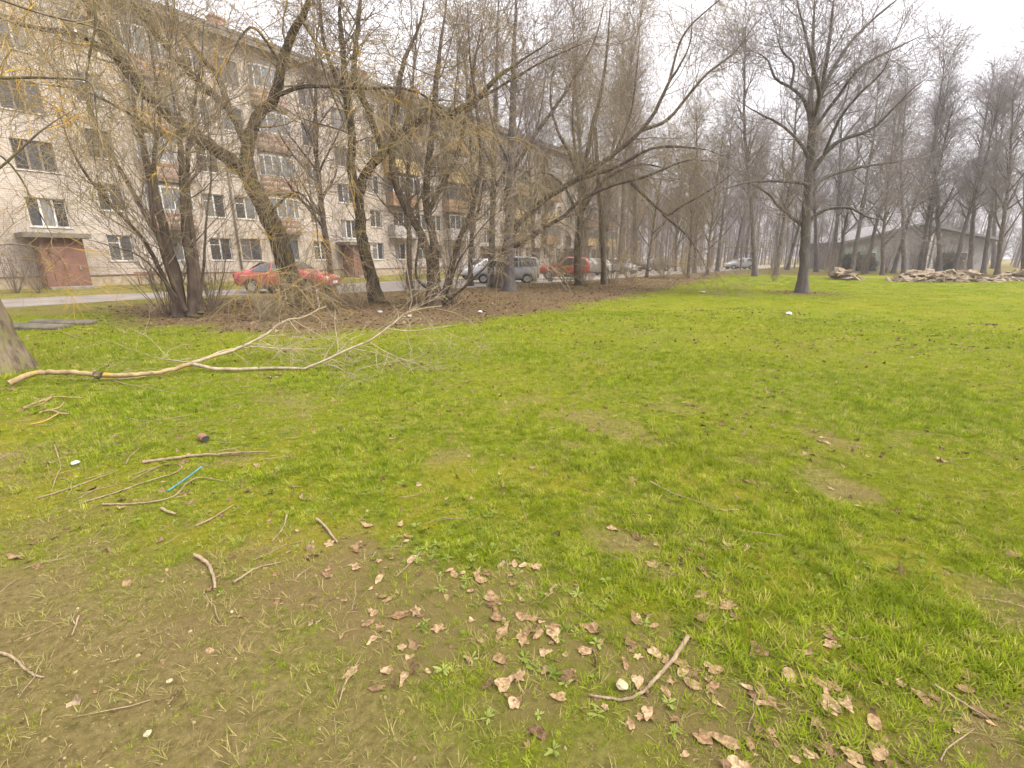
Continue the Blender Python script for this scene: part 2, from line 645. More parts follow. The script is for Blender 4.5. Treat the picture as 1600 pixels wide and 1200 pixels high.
def ground_mat():
    m, N, L, b = new_mat('lawn_ground')
    geo = N.new('ShaderNodeNewGeometry')
    pos = geo.outputs['Position']

    def attr(n):
        a = N.new('ShaderNodeAttribute')
        a.attribute_name = n
        return a.outputs['Fac']
    big = noise(N, L, 0.28, 4, pos)
    mid = noise(N, L, 2.6, 5, pos)
    fine = noise(N, L, 30, 8, pos, 0.75)
    tiny = noise(N, L, 190, 4, pos, 0.75)
    g1 = ramp(N, [(0.38, (0.040, 0.048, 0.006)), (0.52, (0.14, 0.17, 0.010)), (0.66, (0.26, 0.275, 0.022))])
    L.new(fine.outputs['Fac'], g1.inputs['Fac'])
    g2 = ramp(N, [(0.35, (0.16, 0.215, 0.008)), (0.65, (0.25, 0.265, 0.014))])
    L.new(big.outputs['Fac'], g2.inputs['Fac'])
    grass = mixc(N, L, 0.5, g1.outputs['Color'], g2.outputs['Color'])
    midr = ramp(N, [(0.42, (0, 0, 0)), (0.68, (1, 1, 1))])
    L.new(mid.outputs['Fac'], midr.inputs['Fac'])
    thatch = mixc(N, L, midr.outputs['Color'], grass, (0.22, 0.18, 0.055))
    grass = mixc(N, L, 0.5, grass, thatch)
    s1 = ramp(N, [(0.36, (0.085, 0.064, 0.026)), (0.5, (0.21, 0.162, 0.066)), (0.66, (0.33, 0.26, 0.115))])
    L.new(fine.outputs['Fac'], s1.inputs['Fac'])
    s2 = ramp(N, [(0.40, (0.27, 0.205, 0.092)), (0.60, (0.225, 0.19, 0.062))])
    L.new(mid.outputs['Fac'], s2.inputs['Fac'])
    soil = mixc(N, L, 0.4, s1.outputs['Color'], s2.outputs['Color'])
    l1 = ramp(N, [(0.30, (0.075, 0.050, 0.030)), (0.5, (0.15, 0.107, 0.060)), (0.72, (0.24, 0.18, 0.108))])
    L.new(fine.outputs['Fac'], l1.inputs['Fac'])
    c = mixc(N, L, attr('soil'), grass, soil)
    c = mixc(N, L, attr('leaf'), c, (0.22, 0.155, 0.075))
    mr = ramp(N, [(0.3, (0.17, 0.17, 0.02)), (0.7, (0.30, 0.27, 0.03))])
    L.new(fine.outputs['Fac'], mr.inputs['Fac'])
    c = mixc(N, L, attr('moss'), c, mr.outputs['Color'])
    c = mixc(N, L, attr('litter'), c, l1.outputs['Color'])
    L.new(c, b.inputs['Base Color'])
    b.inputs['Roughness'].default_value = 0.95
    b.inputs['Specular IOR Level'].default_value = 0.02
    h = N.new('ShaderNodeMath')
    h.operation = 'ADD'
    L.new(fine.outputs['Fac'], h.inputs[0])
    L.new(tiny.outputs['Fac'], h.inputs[1])
    bump(N, L, b, h.outputs[0], 1.0, 0.022)
    return m


M['ground'] = ground_mat()
gme = mesh_np('ground', np.stack([XX, YY, ZZ], -1), gq, mat=M['ground'])
gs, gl, gm, gf = masks(XX.ravel(), YY.ravel())
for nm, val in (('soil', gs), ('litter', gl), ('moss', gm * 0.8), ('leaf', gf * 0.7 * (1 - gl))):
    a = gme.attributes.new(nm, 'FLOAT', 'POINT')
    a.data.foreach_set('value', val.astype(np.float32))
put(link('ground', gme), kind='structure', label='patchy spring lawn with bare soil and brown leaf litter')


def asphalt():
    m, N, L, b = new_mat('asphalt')
    geo = N.new('ShaderNodeNewGeometry')
    n1 = noise(N, L, 0.8, 5, geo.outputs['Position'])
    n2 = noise(N, L, 60, 3, geo.outputs['Position'])
    r1 = ramp(N, [(0.3, (0.17, 0.142, 0.115)), (0.55, (0.27, 0.232, 0.195)), (0.75, (0.35, 0.31, 0.27))])
    L.new(n1.outputs['Fac'], r1.inputs['Fac'])
    r2 = ramp(N, [(0.3, (0.7, 0.7, 0.7)), (0.7, (1.1, 1.1, 1.1))])
    L.new(n2.outputs['Fac'], r2.inputs['Fac'])
    L.new(mixc(N, L, 1.0, r1.outputs['Color'], r2.outputs['Color'], 'MULTIPLY'), b.inputs['Base Color'])
    b.inputs['Roughness'].default_value = 0.85
    bump(N, L, b, n2.outputs['Fac'], 0.4, 0.01)
    return m


M['asphalt'] = asphalt()
rp = [Vector((p[0], p[1], 0.006)) for p in ROAD]
bm = bmesh.new()
bm.faces.new([bm.verts.new(p) for p in rp])
bmesh.ops.triangulate(bm, faces=bm.faces[:])
bmesh.ops.recalc_face_normals(bm, faces=bm.faces[:])
if sum(f.normal.z for f in bm.faces) < 0:
    bmesh.ops.reverse_faces(bm, faces=bm.faces[:])
me = bpy.data.meshes.new('road')
bm.to_mesh(me)
bm.free()
me.materials.append(M['asphalt'])
put(link('road', me), kind='structure', label='worn grey asphalt lane running along the apartment block')


# ---- scattered cover, one object for each kind, instanced on points
def scatter_group():
    ng = bpy.data.node_groups.new('scatter', 'GeometryNodeTree')
    ng.interface.new_socket('Geometry', in_out='INPUT', socket_type='NodeSocketGeometry')
    ng.interface.new_socket('Source', in_out='INPUT', socket_type='NodeSocketCollection')
    ng.interface.new_socket('Geometry', in_out='OUTPUT', socket_type='NodeSocketGeometry')
    N, L = ng.nodes, ng.links
    gi, go = N.new('NodeGroupInput'), N.new('NodeGroupOutput')
    ci = N.new('GeometryNodeCollectionInfo')
    ci.inputs['Separate Children'].default_value = True
    ci.inputs['Reset Children'].default_value = True
    ip = N.new('GeometryNodeInstanceOnPoints')
    ip.inputs['Pick Instance'].default_value = True

    def na(name, t):
        a = N.new('GeometryNodeInputNamedAttribute')
        a.data_type = t
        a.inputs['Name'].default_value = name
        return a.outputs['Attribute']
    L.new(gi.outputs['Geometry'], ip.inputs['Points'])
    L.new(gi.outputs['Source'], ci.inputs['Collection'])
    L.new(ci.outputs['Instances'], ip.inputs['Instance'])
    L.new(na('pick', 'INT'), ip.inputs['Instance Index'])
    L.new(na('rot', 'FLOAT_VECTOR'), ip.inputs['Rotation'])
    L.new(na('scl', 'FLOAT_VECTOR'), ip.inputs['Scale'])
    L.new(ip.outputs['Instances'], go.inputs['Geometry'])
    return ng


SCATTER = scatter_group()


def scatter(name, label, cat, sources, pts, rot, scl, pick):
    c = bpy.data.collections.new(name + '_sources')
    for i, me_ in enumerate(sources):
        c.objects.link(bpy.data.objects.new('%s_src_%02d' % (name, i), me_))
    me_ = bpy.data.meshes.new(name)
    me_.vertices.add(len(pts))
    me_.vertices.foreach_set('co', np.asarray(pts, np.float32).ravel())
    for nm, t, f, val in (('rot', 'FLOAT_VECTOR', 'vector', rot), ('scl', 'FLOAT_VECTOR', 'vector', scl), ('pick', 'INT', 'value', pick)):
        a = me_.attributes.new(nm, t, 'POINT')
        a.data.foreach_set(f, np.ascontiguousarray(val, np.int32 if t == 'INT' else np.float32).ravel())
    o = link(name, me_)
    md = o.modifiers.new('scatter', 'NODES')
    md.node_group = SCATTER
    md[[i.identifier for i in SCATTER.interface.items_tree if i.name == 'Source'][0]] = c
    put(o, kind='stuff', label=label, category=cat)
    return o


def leaf_mat(name, stops, patch=None, trans=0.35, tip=None):
    """thin vegetation: colour varies by clump and by broad patches of the lawn"""
    m, N, L, b = new_mat(name)
    oi = N.new('ShaderNodeObjectInfo')
    geo = N.new('ShaderNodeNewGeometry')
    r = ramp(N, stops)
    L.new(oi.outputs['Random'], r.inputs['Fac'])
    c = r.outputs['Color']
    if patch:
        n8 = noise(N, L, 6.5, 3, geo.outputs['Position'])
        r8 = ramp(N, [(0.36, (0.5, 0.55, 0.5)), (0.5, (1, 1, 1)), (0.64, (1.5, 1.35, 1.6))])
        L.new(n8.outputs['Fac'], r8.inputs['Fac'])
        c = mixc(N, L, 1.0, c, r8.outputs['Color'], 'MULTIPLY')
        n = noise(N, L, 0.28, 4, geo.outputs['Position'])
        pr = ramp(N, [(0.35, patch[0]), (0.65, patch[1])])
        L.new(n.outputs['Fac'], pr.inputs['Fac'])
        c = mixc(N, L, 0.4, c, pr.outputs['Color'])
    if name in ('dead_leaf', 'litter_leaf'):
        nd = noise(N, L, 55, 4, geo.outputs['Position'], 0.7)
        rd = ramp(N, [(0.38, (0.5, 0.45, 0.4)), (0.6, (1.1, 1.1, 1.1))])
        L.new(nd.outputs['Fac'], rd.inputs['Fac'])
        c = mixc(N, L, 1.0, c, rd.outputs['Color'], 'MULTIPLY')
    L.new(c, b.inputs['Base Color'])
    b.inputs['Roughness'].default_value = 0.8
    b.inputs['Specular IOR Level'].default_value = 0.08
    out = [n for n in N if n.type == 'OUTPUT_MATERIAL'][0]
    tr = N.new('ShaderNodeBsdfTranslucent')
    L.new(c, tr.inputs['Color'])
    mx = N.new('ShaderNodeMixShader')
    mx.inputs[0].default_value = trans
    L.new(b.outputs[0], mx.inputs[1])
    L.new(tr.outputs[0], mx.inputs[2])
    L.new(mx.outputs[0], out.inputs['Surface'])
    return m


GP = ((0.18, 0.265, 0.006), (0.28, 0.305, 0.014))
M['grass'] = leaf_mat('grass_blade', [(0.0, (0.095, 0.14, 0.007)), (0.3, (0.17, 0.235, 0.011)), (0.6, (0.25, 0.325, 0.018)), (0.8, (0.34, 0.37, 0.05)), (0.9, (0.42, 0.37, 0.12)), (1.0, (0.44, 0.34, 0.16))], GP)
M['straw'] = leaf_mat('straw_blade', [(0.0, (0.22, 0.19, 0.07)), (0.5, (0.36, 0.29, 0.12)), (1.0, (0.20, 0.22, 0.05))], None, 0.25)
M['moss'] = leaf_mat('moss_blade', [(0.0, (0.18, 0.19, 0.015)), (0.5, (0.28, 0.26, 0.02)), (1.0, (0.38, 0.32, 0.035))], None, 0.3)
M['weed'] = leaf_mat('weed_leaf', [(0.0, (0.10, 0.15, 0.02)), (0.5, (0.17, 0.22, 0.035)), (1.0, (0.26, 0.30, 0.08))], None, 0.3)
M['deadleaf'] = leaf_mat('dead_leaf',  [(0.0, (0.15, 0.095, 0.055)), (0.3, (0.27, 0.175, 0.095)), (0.7, (0.38, 0.265, 0.155)), (1.0, (0.46, 0.335, 0.205))], None, 0.2)
M['litterleaf'] = leaf_mat('litter_leaf', [(0.0, (0.10, 0.062, 0.038)), (0.4, (0.185, 0.118, 0.068)), (0.8, (0.27, 0.18, 0.105)), (1.0, (0.36, 0.275, 0.19))], None, 0.1)


def tuft(name, n, ln, wd, lean, spread, mat, seg=3):
    V, Q, T = [], [], []
    for i in range(n):
        a = rng.uniform(0, 2 * math.pi)
        rr = spread * math.sqrt(rng.uniform())
        p = np.array([rr * math.cos(a), rr * math.sin(a), -0.004])
        a2 = a + rng.normal(0, 0.8)
        out = np.array([math.cos(a2), math.sin(a2), 0])
        side = np.array([-math.sin(a2), math.cos(a2), 0])
        l = ln * rng.uniform(0.55, 1.15)
        th = rng.uniform(*lean)
        w = wd * rng.uniform(0.7, 1.2)
        o = len(V)
        for k in range(seg):
            f = k / seg
            ww = w * (1 - 0.55 * f)
            V += [p - side * ww / 2, p + side * ww / 2]
            thk = th + f * rng.uniform(0.3, 0.8)
            p = p + (np.array([0, 0, 1]) * math.cos(thk) + out * math.sin(thk)) * l / seg
        V.append(p)
        for k in range(seg - 1):
            Q.append((o + 2 * k, o + 2 * k + 1, o + 2 * k + 3, o + 2 * k + 2))
        T.append((o + 2 * seg - 2, o + 2 * seg - 1, o + 2 * seg))
    return mesh_np(name, V, Q, T, mat)


def weed(name, n, r, mat):
    V, Q = [], []
    for i in range(n):
        a = rng.uniform(0, 2 * math.pi)
        d, s = np.array([math.cos(a), math.sin(a), 0]), np.array([-math.sin(a), math.cos(a), 0])
        l, up = r * rng.uniform(0.5, 1.25), rng.uniform(0.1, 0.6)
        w = l * rng.uniform(0.16, 0.32)
        o = len(V)
        for f, ww in ((0.1, .1), (0.35, .6), (0.6, 1), (0.85, .75), (1.0, .15)):
            c = d * l * f + np.array([0, 0, 0.008 + up * l * f * (1 - 0.45 * f)])
            V += [c - s * w * ww / 2, c + s * w * ww / 2]
        for k in range(4):
            Q.append((o + 2 * k, o + 2 * k + 1, o + 2 * k + 3, o + 2 * k + 2))
    return mesh_np(name, V, Q, None, mat)


def field(n, r0, r1, half=58):
    """points spread evenly by area over the part of the ground one looks across"""
    r = np.sqrt(rng.uniform(r0 * r0, r1 * r1, n))
    a = np.radians(rng.uniform(-half, half, n))
    return r * np.sin(a), r * np.cos(a)


def scatter_arrays(x, y, scl, tilt=0.15, nsrc=4, zs=None):
    n = len(x)
    pts = np.stack([x, y, gheight(x, y)], -1)
    rot = np.stack([rng.normal(0, tilt, n), rng.normal(0, tilt, n), rng.uniform(0, 2 * math.pi, n)], -1)
    zs = 1.0 if zs is None else zs
    sc = np.stack([scl, scl, scl * zs], -1)
    return pts, rot, sc, rng.integers(0, nsrc, n)


def lawn_points(rings):
    X, Y, S = [], [], []
    for n, r0, r1, s0, s1 in rings:
        x, y = field(n, r0, r1)
        X.append(x)
        Y.append(y)
        S.append(rng.uniform(s0, s1, n))
    return np.concatenate(X), np.concatenate(Y), np.concatenate(S)


ROADP = [p[:2] for p in ROAD]
# fine grass
x, y, sc_ = lawn_points([(64000, 0.8, 4.5, .42, 1.0), (64000, 4.5, 9, .6, 1.2), (26000, 9, 15, .9, 1.5)])
so, li, mo, le = masks(x, y)
tall = fbm(x * 0.8, y * 0.8, 77, 4)
clump = fbm(x * 2.6, y * 2.6, 78, 3)
p = (1 - so) * 0.78 + (0.12 + 0.30 * so) * smooth(.38, .58, fbm(x * 4, y * 4, 79, 3))
p = p * (1 - 0.97 * li) * (1 - 0.6 * mo) * (1 - 0.65 * le) * (0.35 + 0.65 * smooth(0.3, 0.5, clump + 0.08))
keep = (rng.uniform(0, 1, len(x)) < p) & (sdf_poly(x, y, ROADP) > 0.1)
sc_ = sc_ * (0.68 + 0.5 * smooth(0.45, 0.7, tall)) * (1 - 0.45 * so)
x, y, sc_ = x[keep], y[keep], sc_[keep]
src = [tuft('blades', 11, 0.045, 0.0040, (0.3, 1.25), 0.03, M['grass']) for i in range(5)] + [tuft('blades', 8, 0.07, 0.0052, (0.2, 1.0), 0.024, M['grass']) for i in range(2)]
scatter('grass', 'short bright green spring grass covering the lawn', 'grass', src, *scatter_arrays(x, y, sc_, 0.15, 7))

# farther out the lawn is carried by broad low patches of blades
x, y = field(34000, 8.5, 48)
so, li, mo, le = masks(x, y)
keep = (rng.uniform(0, 1, len(x)) < (1 - .97 * li) * (1 - .7 * so) * (0.35 + 0.65 * smooth(.3, .55, fbm(x * .9, y * .9, 101, 4)))) & (sdf_poly(x, y, ROADP) > 0.2)
x, y = x[keep], y[keep]
src = [tuft('blades', 46, 0.05, 0.0058, (0.3, 1.2), 0.17, M['grass'], 2) for i in range(5)]
scatter('lawn', 'even green lawn stretching back towards the trees', 'grass', src, *scatter_arrays(x, y, rng.uniform(.75, 1.3, len(x)) * (1 + .012 * np.hypot(x, y)), 0.1, 5))

# lush taller tussocks
x, y = field(5200, 0.9, 14)
so, li, mo, le = masks(x, y)
keep = (rng.uniform(0, 1, len(x)) < smooth(0.5, 0.68, fbm(x * 1.5, y * 1.5, 90, 4)) * (1 - so) * (1 - li))
x, y = x[keep], y[keep]
src = [tuft('blades', 16, 0.095, 0.0052, (0.15, 0.9), 0.035, M['grass'], 4) for i in range(4)]
scatter('tussocks', 'taller lush grass tussocks dotted over the lawn', 'grass', src, *scatter_arrays(x, y, rng.uniform(.4, .85, len(x)), 0.12, 4))

# straw and thin worn grass over the soil
x, y = field(52000, 0.8, 12)
so, li, mo, le = masks(x, y)
keep = rng.uniform(0, 1, len(x)) < np.clip(0.16 + 0.6 * smooth(.5, .62, fbm(x * 1.1, y * 1.1, 96, 4)) + 0.55 * so * smooth(0.32, 0.6, fbm(x * 3, y * 3, 95, 3)) + 0.35 * le, 0, 1) * (1 - 0.8 * li)
x, y = x[keep], y[keep]
src = [tuft('straws', 8, 0.06, 0.0026, (0.7, 1.45), 0.03, M['straw'], 2) for i in range(5)]
scatter('dry_grass', 'thin dry straw lying in the worn soil and lawn', 'grass', src, *scatter_arrays(x, y, rng.uniform(.5, 1.2, len(x)), 0.2, 5))

# moss
x, y = field(42000, 0.9, 9)
so, li, mo, le = masks(x, y)
keep = rng.uniform(0, 1, len(x)) < np.clip(mo * 0.75 + 0.10 * so * smooth(.5, .6, fbm(x * 2, y * 2, 97, 3)), 0, 1)
x, y = x[keep], y[keep]
src = [tuft('moss', 14, 0.016, 0.0026, (0.1, 1.2), 0.022, M['moss'], 2) for i in range(4)]
scatter('moss', 'yellow green moss cushions between the grass', 'moss', src, *scatter_arrays(x, y, rng.uniform(.7, 1.6, len(x)), 0.1, 4))

# low broad-leaved weeds
x, y = field(9000, 0.9, 10)
so, li, mo, le = masks(x, y)
keep = rng.uniform(0, 1, len(x)) < smooth(0.44, 0.62, fbm(x * 1.2 + 5, y * 1.2, 99, 4)) * (1 - np.clip(1.6 * so, 0, 1)) * (1 - li)
x, y = x[keep], y[keep]
src = [weed('weed', rng.integers(9, 15), 0.038, M['weed']) for i in range(5)]
scatter('weeds', 'low broad leaved weeds growing among the grass', 'weeds', src, *scatter_arrays(x, y, rng.uniform(.35, .9, len(x)), 0.1, 5))


# dead leaves -------------------------------------------------------------
def dead_leaf(name, mat, size, lobes, curl):
    n = 14
    out = []
    for i in range(n):
        a = 2 * math.pi * i / n
        r = 1 + (0.30 * math.cos(lobes * a) if lobes else 0) + rng.normal(0, 0.07)
        xx, yy = r * math.cos(a) * 1.25, r * math.sin(a) * 0.85
        out.append((xx, yy))
    V = [(0, 0, 0.02)]
    ax = rng.uniform(0, math.pi)
    for ring in (0.5, 1.0):
        for xx, yy in out:
            u = (xx * math.cos(ax) + yy * math.sin(ax)) * ring
            V.append((xx * ring, yy * ring, 0.6 * curl * u * u + rng.normal(0, 0.06) + 0.06 * curl * abs(yy)))
    V = np.array(V)
    V[:, :2] *= 1 + rng.normal(0, .07, (len(V), 1))
    V = V * size / 2.4
    V[:, 2] -= V[:, 2].min() - 0.001
    T = [(0, 1 + i, 1 + (i + 1) % n) for i in range(n)]
    Q = [(1 + i, 1 + n + i, 1 + n + (i + 1) % n, 1 + (i + 1) % n) for i in range(n)]
    return mesh_np(name, V, Q, T, mat)


LEAVES = [dead_leaf('dead_leaf', M['deadleaf'], 0.085, l, c) for l, c in ((5, .35), (5, .15), (0, .5), (3, .3), (0, .2), (5, .6), (3, .7), (0, .9))]
LITTERS = [dead_leaf('litter_leaf', M['litterleaf'], 0.075, l, c) for l, c in ((5, .4), (0, .5), (3, .3), (5, .8), (0, .9))]
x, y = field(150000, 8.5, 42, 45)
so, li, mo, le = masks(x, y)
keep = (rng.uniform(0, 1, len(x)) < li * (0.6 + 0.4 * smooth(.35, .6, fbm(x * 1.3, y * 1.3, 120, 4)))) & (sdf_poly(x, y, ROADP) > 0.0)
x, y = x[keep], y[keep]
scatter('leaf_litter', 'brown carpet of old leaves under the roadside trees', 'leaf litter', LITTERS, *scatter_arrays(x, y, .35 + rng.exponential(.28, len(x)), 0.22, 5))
x, y = field(14000, 0.9, 16)
so, li, mo, le = masks(x, y)
keep = rng.uniform(0, 1, len(x)) < np.clip(0.10 + 0.7 * le + 0.02 * so - .07 * so * (1 - le), 0, 1)
x, y = x[keep], y[keep]
scatter('leaf_crumbs', 'small dead leaf scraps scattered in the grass', 'leaf litter', LEAVES, *scatter_arrays(x, y, rng.uniform(.15, .5, len(x)) * (1 + .03 * np.hypot(x, y)), 0.35, 8))
# old dark leaf bits caught in the lawn
x, y = field(30000, 1.5, 17)
so, li, mo, le = masks(x, y)
keep = rng.uniform(0, 1, len(x)) < (0.075 + 0.55 * smooth(.61, .70, fbm(x * 1.9, y * 1.9, 130, 4))) * (1 - li) * (1 - .6 * so)
x, y = x[keep], y[keep]
scatter('leaf_bits', 'dark brown old leaf bits caught among the grass blades', 'leaf litter', LITTERS, *scatter_arrays(x, y, rng.uniform(.3, .8, len(x)) * (1 + .03 * np.hypot(x, y)), 0.5, 5))
# crumbs of earth and grit on the worn ground
M['crumb'] = leaf_mat('earth_crumb', [(0.0, (0.07, 0.05, 0.022)), (0.5, (0.17, 0.13, 0.058)), (0.95, (0.27, 0.21, 0.105)), (1.0, (0.36, 0.31, 0.2))], None, 0.0)
CR = []
for i in range(4):
    bm = bmesh.new()
    bmesh.ops.create_icosphere(bm, subdivisions=1, radius=0.008)
    for v in bm.verts:
        v.co = Vector((v.co.x * 1.2, v.co.y, v.co.z * .6)) * (1 + rng.normal(0, .2))
    me_ = bpy.data.meshes.new('crumb')
    bm.to_mesh(me_)
    bm.free()
    me_.materials.append(M['crumb'])
    CR.append(me_)
x, y = field(90000, 0.8, 7.5)
so, li, mo, le = masks(x, y)
keep = rng.uniform(0, 1, len(x)) < np.clip(so * (0.2 + 0.8 * smooth(.4, .62, fbm(x * 2.5, y * 2.5, 111, 3))), 0, 1)
x, y = x[keep], y[keep]
scatter('soil_crumbs', 'loose crumbs of soil and grit on the worn ground', 'soil', CR, *scatter_arrays(x, y, .14 + np.minimum(rng.exponential(.2, len(x)), 1.0), 0.3, 4))
# twig crumbs
TWIGS = []
for i in range(5):
    pts = grow(np.zeros((1, 3)), np.array([[1.0, 0, 0.02]]), np.array([0.16]), 5, 0.16, (0, 0, 0), 0)
    pts[..., 2] = np.abs(pts[..., 2]) * 0.4 + 0.004
    vv, qq = tubes([(pts, taper(np.array([0.0022]), [0.0012], 5), 4)])
    TWIGS.append(mesh_np('twig', vv, qq, mat=M['stick']))
x, y = field(5200, 0.9, 11)
so, li, mo, le = masks(x, y)
d = np.hypot(x + 4.2, y - 5.0)
keep = rng.uniform(0, 1, len(x)) < np.clip(0.07 + 0.5 * smooth(3.2, 0.8, d) + 0.12 * so, 0, 1)
x, y = x[keep], y[keep]
scatter('twig_litter', 'thin dry broken twigs strewn over grass and soil', 'twigs', TWIGS, *scatter_arrays(x, y, rng.uniform(.35, 1.5, len(x)), 0.05, 5))
# ------------------------------------------------------------------ the apartment block
def brick_mat(name, c1, c2, mortar, stain):
    m, N, L, b = new_mat(name)
    tc = N.new('ShaderNodeTexCoord')
    sx = N.new('ShaderNodeSeparateXYZ')
    L.new(tc.outputs['Object'], sx.inputs[0])
    cb = N.new('ShaderNodeCombineXYZ')
    ad = N.new('ShaderNodeMath')
    ad.operation = 'ADD'
    L.new(sx.outputs['X'], ad.inputs[0])
    L.new(sx.outputs['Y'], ad.inputs[1])
    L.new(ad.outputs[0], cb.inputs['X'])
    L.new(sx.outputs['Z'], cb.inputs['Y'])
    br = N.new('ShaderNodeTexBrick')
    br.inputs['Scale'].default_value = 1.0
    br.inputs['Brick Width'].default_value = 0.27
    br.inputs['Row Height'].default_value = 0.10
    br.inputs['Mortar Size'].default_value = 0.010
    br.inputs['Color1'].default_value = (*c1, 1)
    br.inputs['Color2'].default_value = (*c2, 1)
    br.inputs['Mortar'].default_value = (*mortar, 1)
    L.new(cb.outputs[0], br.inputs['Vector'])
    n = noise(N, L, 0.45, 6, tc.outputs['Object'], 0.65, (1, 1, 0.5))
    r = ramp(N, [(0.32, stain), (0.62, (1, 1, 1))])
    L.new(n.outputs['Fac'], r.inputs['Fac'])
    L.new(mixc(N, L, 1.0, br.outputs['Color'], r.outputs['Color'], 'MULTIPLY'), b.inputs['Base Color'])
    b.inputs['Roughness'].default_value = 0.9
    bump(N, L, b, br.outputs['Fac'], -0.5, 0.01)
    return m


M['brick_white'] = brick_mat('silicate_brick', (0.52, 0.46, 0.405), (0.45, 0.395, 0.345), (0.345, 0.30, 0.26), (0.62, 0.59, 0.57))
M['brick_red'] = brick_mat('red_brick', (0.34, 0.175, 0.125), (0.28, 0.14, 0.105), (0.36, 0.29, 0.24), (0.8, 0.75, 0.72))
M['plinth'] = plain('plinth_plaster', (0.34, 0.28, 0.195), 0.9, 0.25, 2)
M['band'] = plain('plinth_band', (0.14, 0.085, 0.06), 0.85)
M['white_frame'] = plain('white_frame', (0.52, 0.505, 0.48), 0.45, 0.08)
M['brown_frame'] = plain('brown_frame', (0.20, 0.15, 0.115), 0.6, 0.2)
M['sill'] = plain('sill_metal', (0.55, 0.53, 0.50), 0.5, 0.12)
M['roof'] = plain('roof_slate', (0.17, 0.155, 0.145), 0.85, 0.3, 1.2)
M['eave'] = plain('eave_boards', (0.22, 0.195, 0.165), 0.85, 0.25, 2)
M['porch'] = plain('porch_steel', (0.17, 0.082, 0.058), 0.6, 0.25, 3)
M['canopy'] = plain('canopy_concrete', (0.15, 0.135, 0.11), 0.9, 0.35, 3)
M['concrete'] = plain('old_concrete', (0.24, 0.215, 0.18), 0.9, 0.35, 4)
M['wood_brown'] = plain('balcony_boards', (0.25, 0.155, 0.085), 0.75, 0.25, 3)
M['wood_yellow'] = plain('balcony_yellow', (0.42, 0.31, 0.14), 0.75, 0.2, 3)
M['panel_grey'] = plain('balcony_grey', (0.36, 0.34, 0.33), 0.7, 0.2, 3)
M['pipe'] = plain('rain_pipe', (0.24, 0.21, 0.185), 0.5, 0.25)


def glass_mat(name, stops, rough=0.06):
    m, N, L, b = new_mat(name)
    oi = N.new('ShaderNodeObjectInfo')
    tc = N.new('ShaderNodeTexCoord')
    r = ramp(N, stops)
    r.color_ramp.interpolation = 'CONSTANT'
    L.new(oi.outputs['Random'], r.inputs['Fac'])
    n = noise(N, L, 3.0, 3, tc.outputs['Object'], 0.5, (5, 1, 0.6))
    c = mixc(N, L, n.outputs['Fac'], r.outputs['Color'], (0.04, 0.04, 0.045))
    L.new(c, b.inputs['Base Color'])
    b.inputs['Roughness'].default_value = rough
    b.inputs['Specular IOR Level'].default_value = 0.8
    return m


M['glass'] = glass_mat('window_glass', [(0.0, (0.03, 0.032, 0.036)), (0.35, (0.10, 0.10, 0.10)), (0.55, (0.24, 0.235, 0.23)), (0.72, (0.06, 0.065, 0.07)), (0.86, (0.36, 0.35, 0.34))])

M['balcony_glass'] = glass_mat('balcony_glass', [(0.0, (0.30, 0.33, 0.36)), (0.4, (0.16, 0.17, 0.18)), (0.7, (0.42, 0.44, 0.46))])  # pale blue-grey colour stands for curtains and reflected sky
BZ = Vector(W(0, 0, 0))
BANG = math.pi / 2 - PHI
block = empty('apartment_block', BZ, BANG)
put(block, label='five storey pale brick apartment block with red brick trim', category='building')
# local axes: +x along the facade, -y out towards the lawn
ST, PER = -0.75, 18.6
S0, S1 = ST - PER / 2, ST + PER * 4.5
FL = 2.77                    # storey height
SILL0 = 1.40
EAVE = 15.3
wins, balc = [], []
for k in range(5):
    c = ST + PER * k
    for off, w in ((-8.3, 1.35), (-2.82, 1.2), (2.82, 1.2), (8.3, 1.35)):
        for f in range(5):
            wins.append((c + off - w / 2, c + off + w / 2, SILL0 + f * FL, SILL0 + f * FL + 1.45, f, k))
    for off in (-5.75, 5.75):
        wins.append((c + off - 1.0, c + off + 1.0, SILL0, SILL0 + 1.45, 0, k))
        for f in range(1, 5):
            wins.append((c + off - 0.95, c + off + 0.95, SILL0 + f * FL - 0.6, SILL0 + f * FL + 1.45, f, k))
            balc.append((c + off, f, k))
    for f in range(4):
        wins.append((c - 0.8, c + 0.8, SILL0 + f * FL + 1.75, SILL0 + f * FL + 3.2, f, k))
xs = sorted({round(v, 3) for w in wins for v in w[:2]} | {round(S0, 3), round(S1, 3)})
zs = sorted({round(v, 3) for w in wins for v in w[2:4]} | {0.62, EAVE})
xs_a, zs_a = np.array(xs), np.array(zs)
solid = np.ones((len(xs) - 1, len(zs) - 1), bool)
for x0, x1, z0, z1, f, k in wins:
    i0, i1 = np.searchsorted(xs_a, round(x0, 3)), np.searchsorted(xs_a, round(x1, 3))
    j0, j1 = np.searchsorted(zs_a, round(z0, 3)), np.searchsorted(zs_a, round(z1, 3))
    solid[i0:i1, j0:j1] = False
mb = MB()
for i in range(len(xs) - 1):
    j = 0
    while j < len(zs) - 1:
        if not solid[i, j]:
            j += 1
            continue
        e = j
        while e + 1 < len(zs) - 1 and solid[i, e + 1]:
            e += 1
        mb.quad((xs[i], 0, zs[j]), (xs[i + 1], 0, zs[j]), (xs[i + 1], 0, zs[e + 1]), (xs[i], 0, zs[e + 1]))
        j = e + 1
RV = 0.16
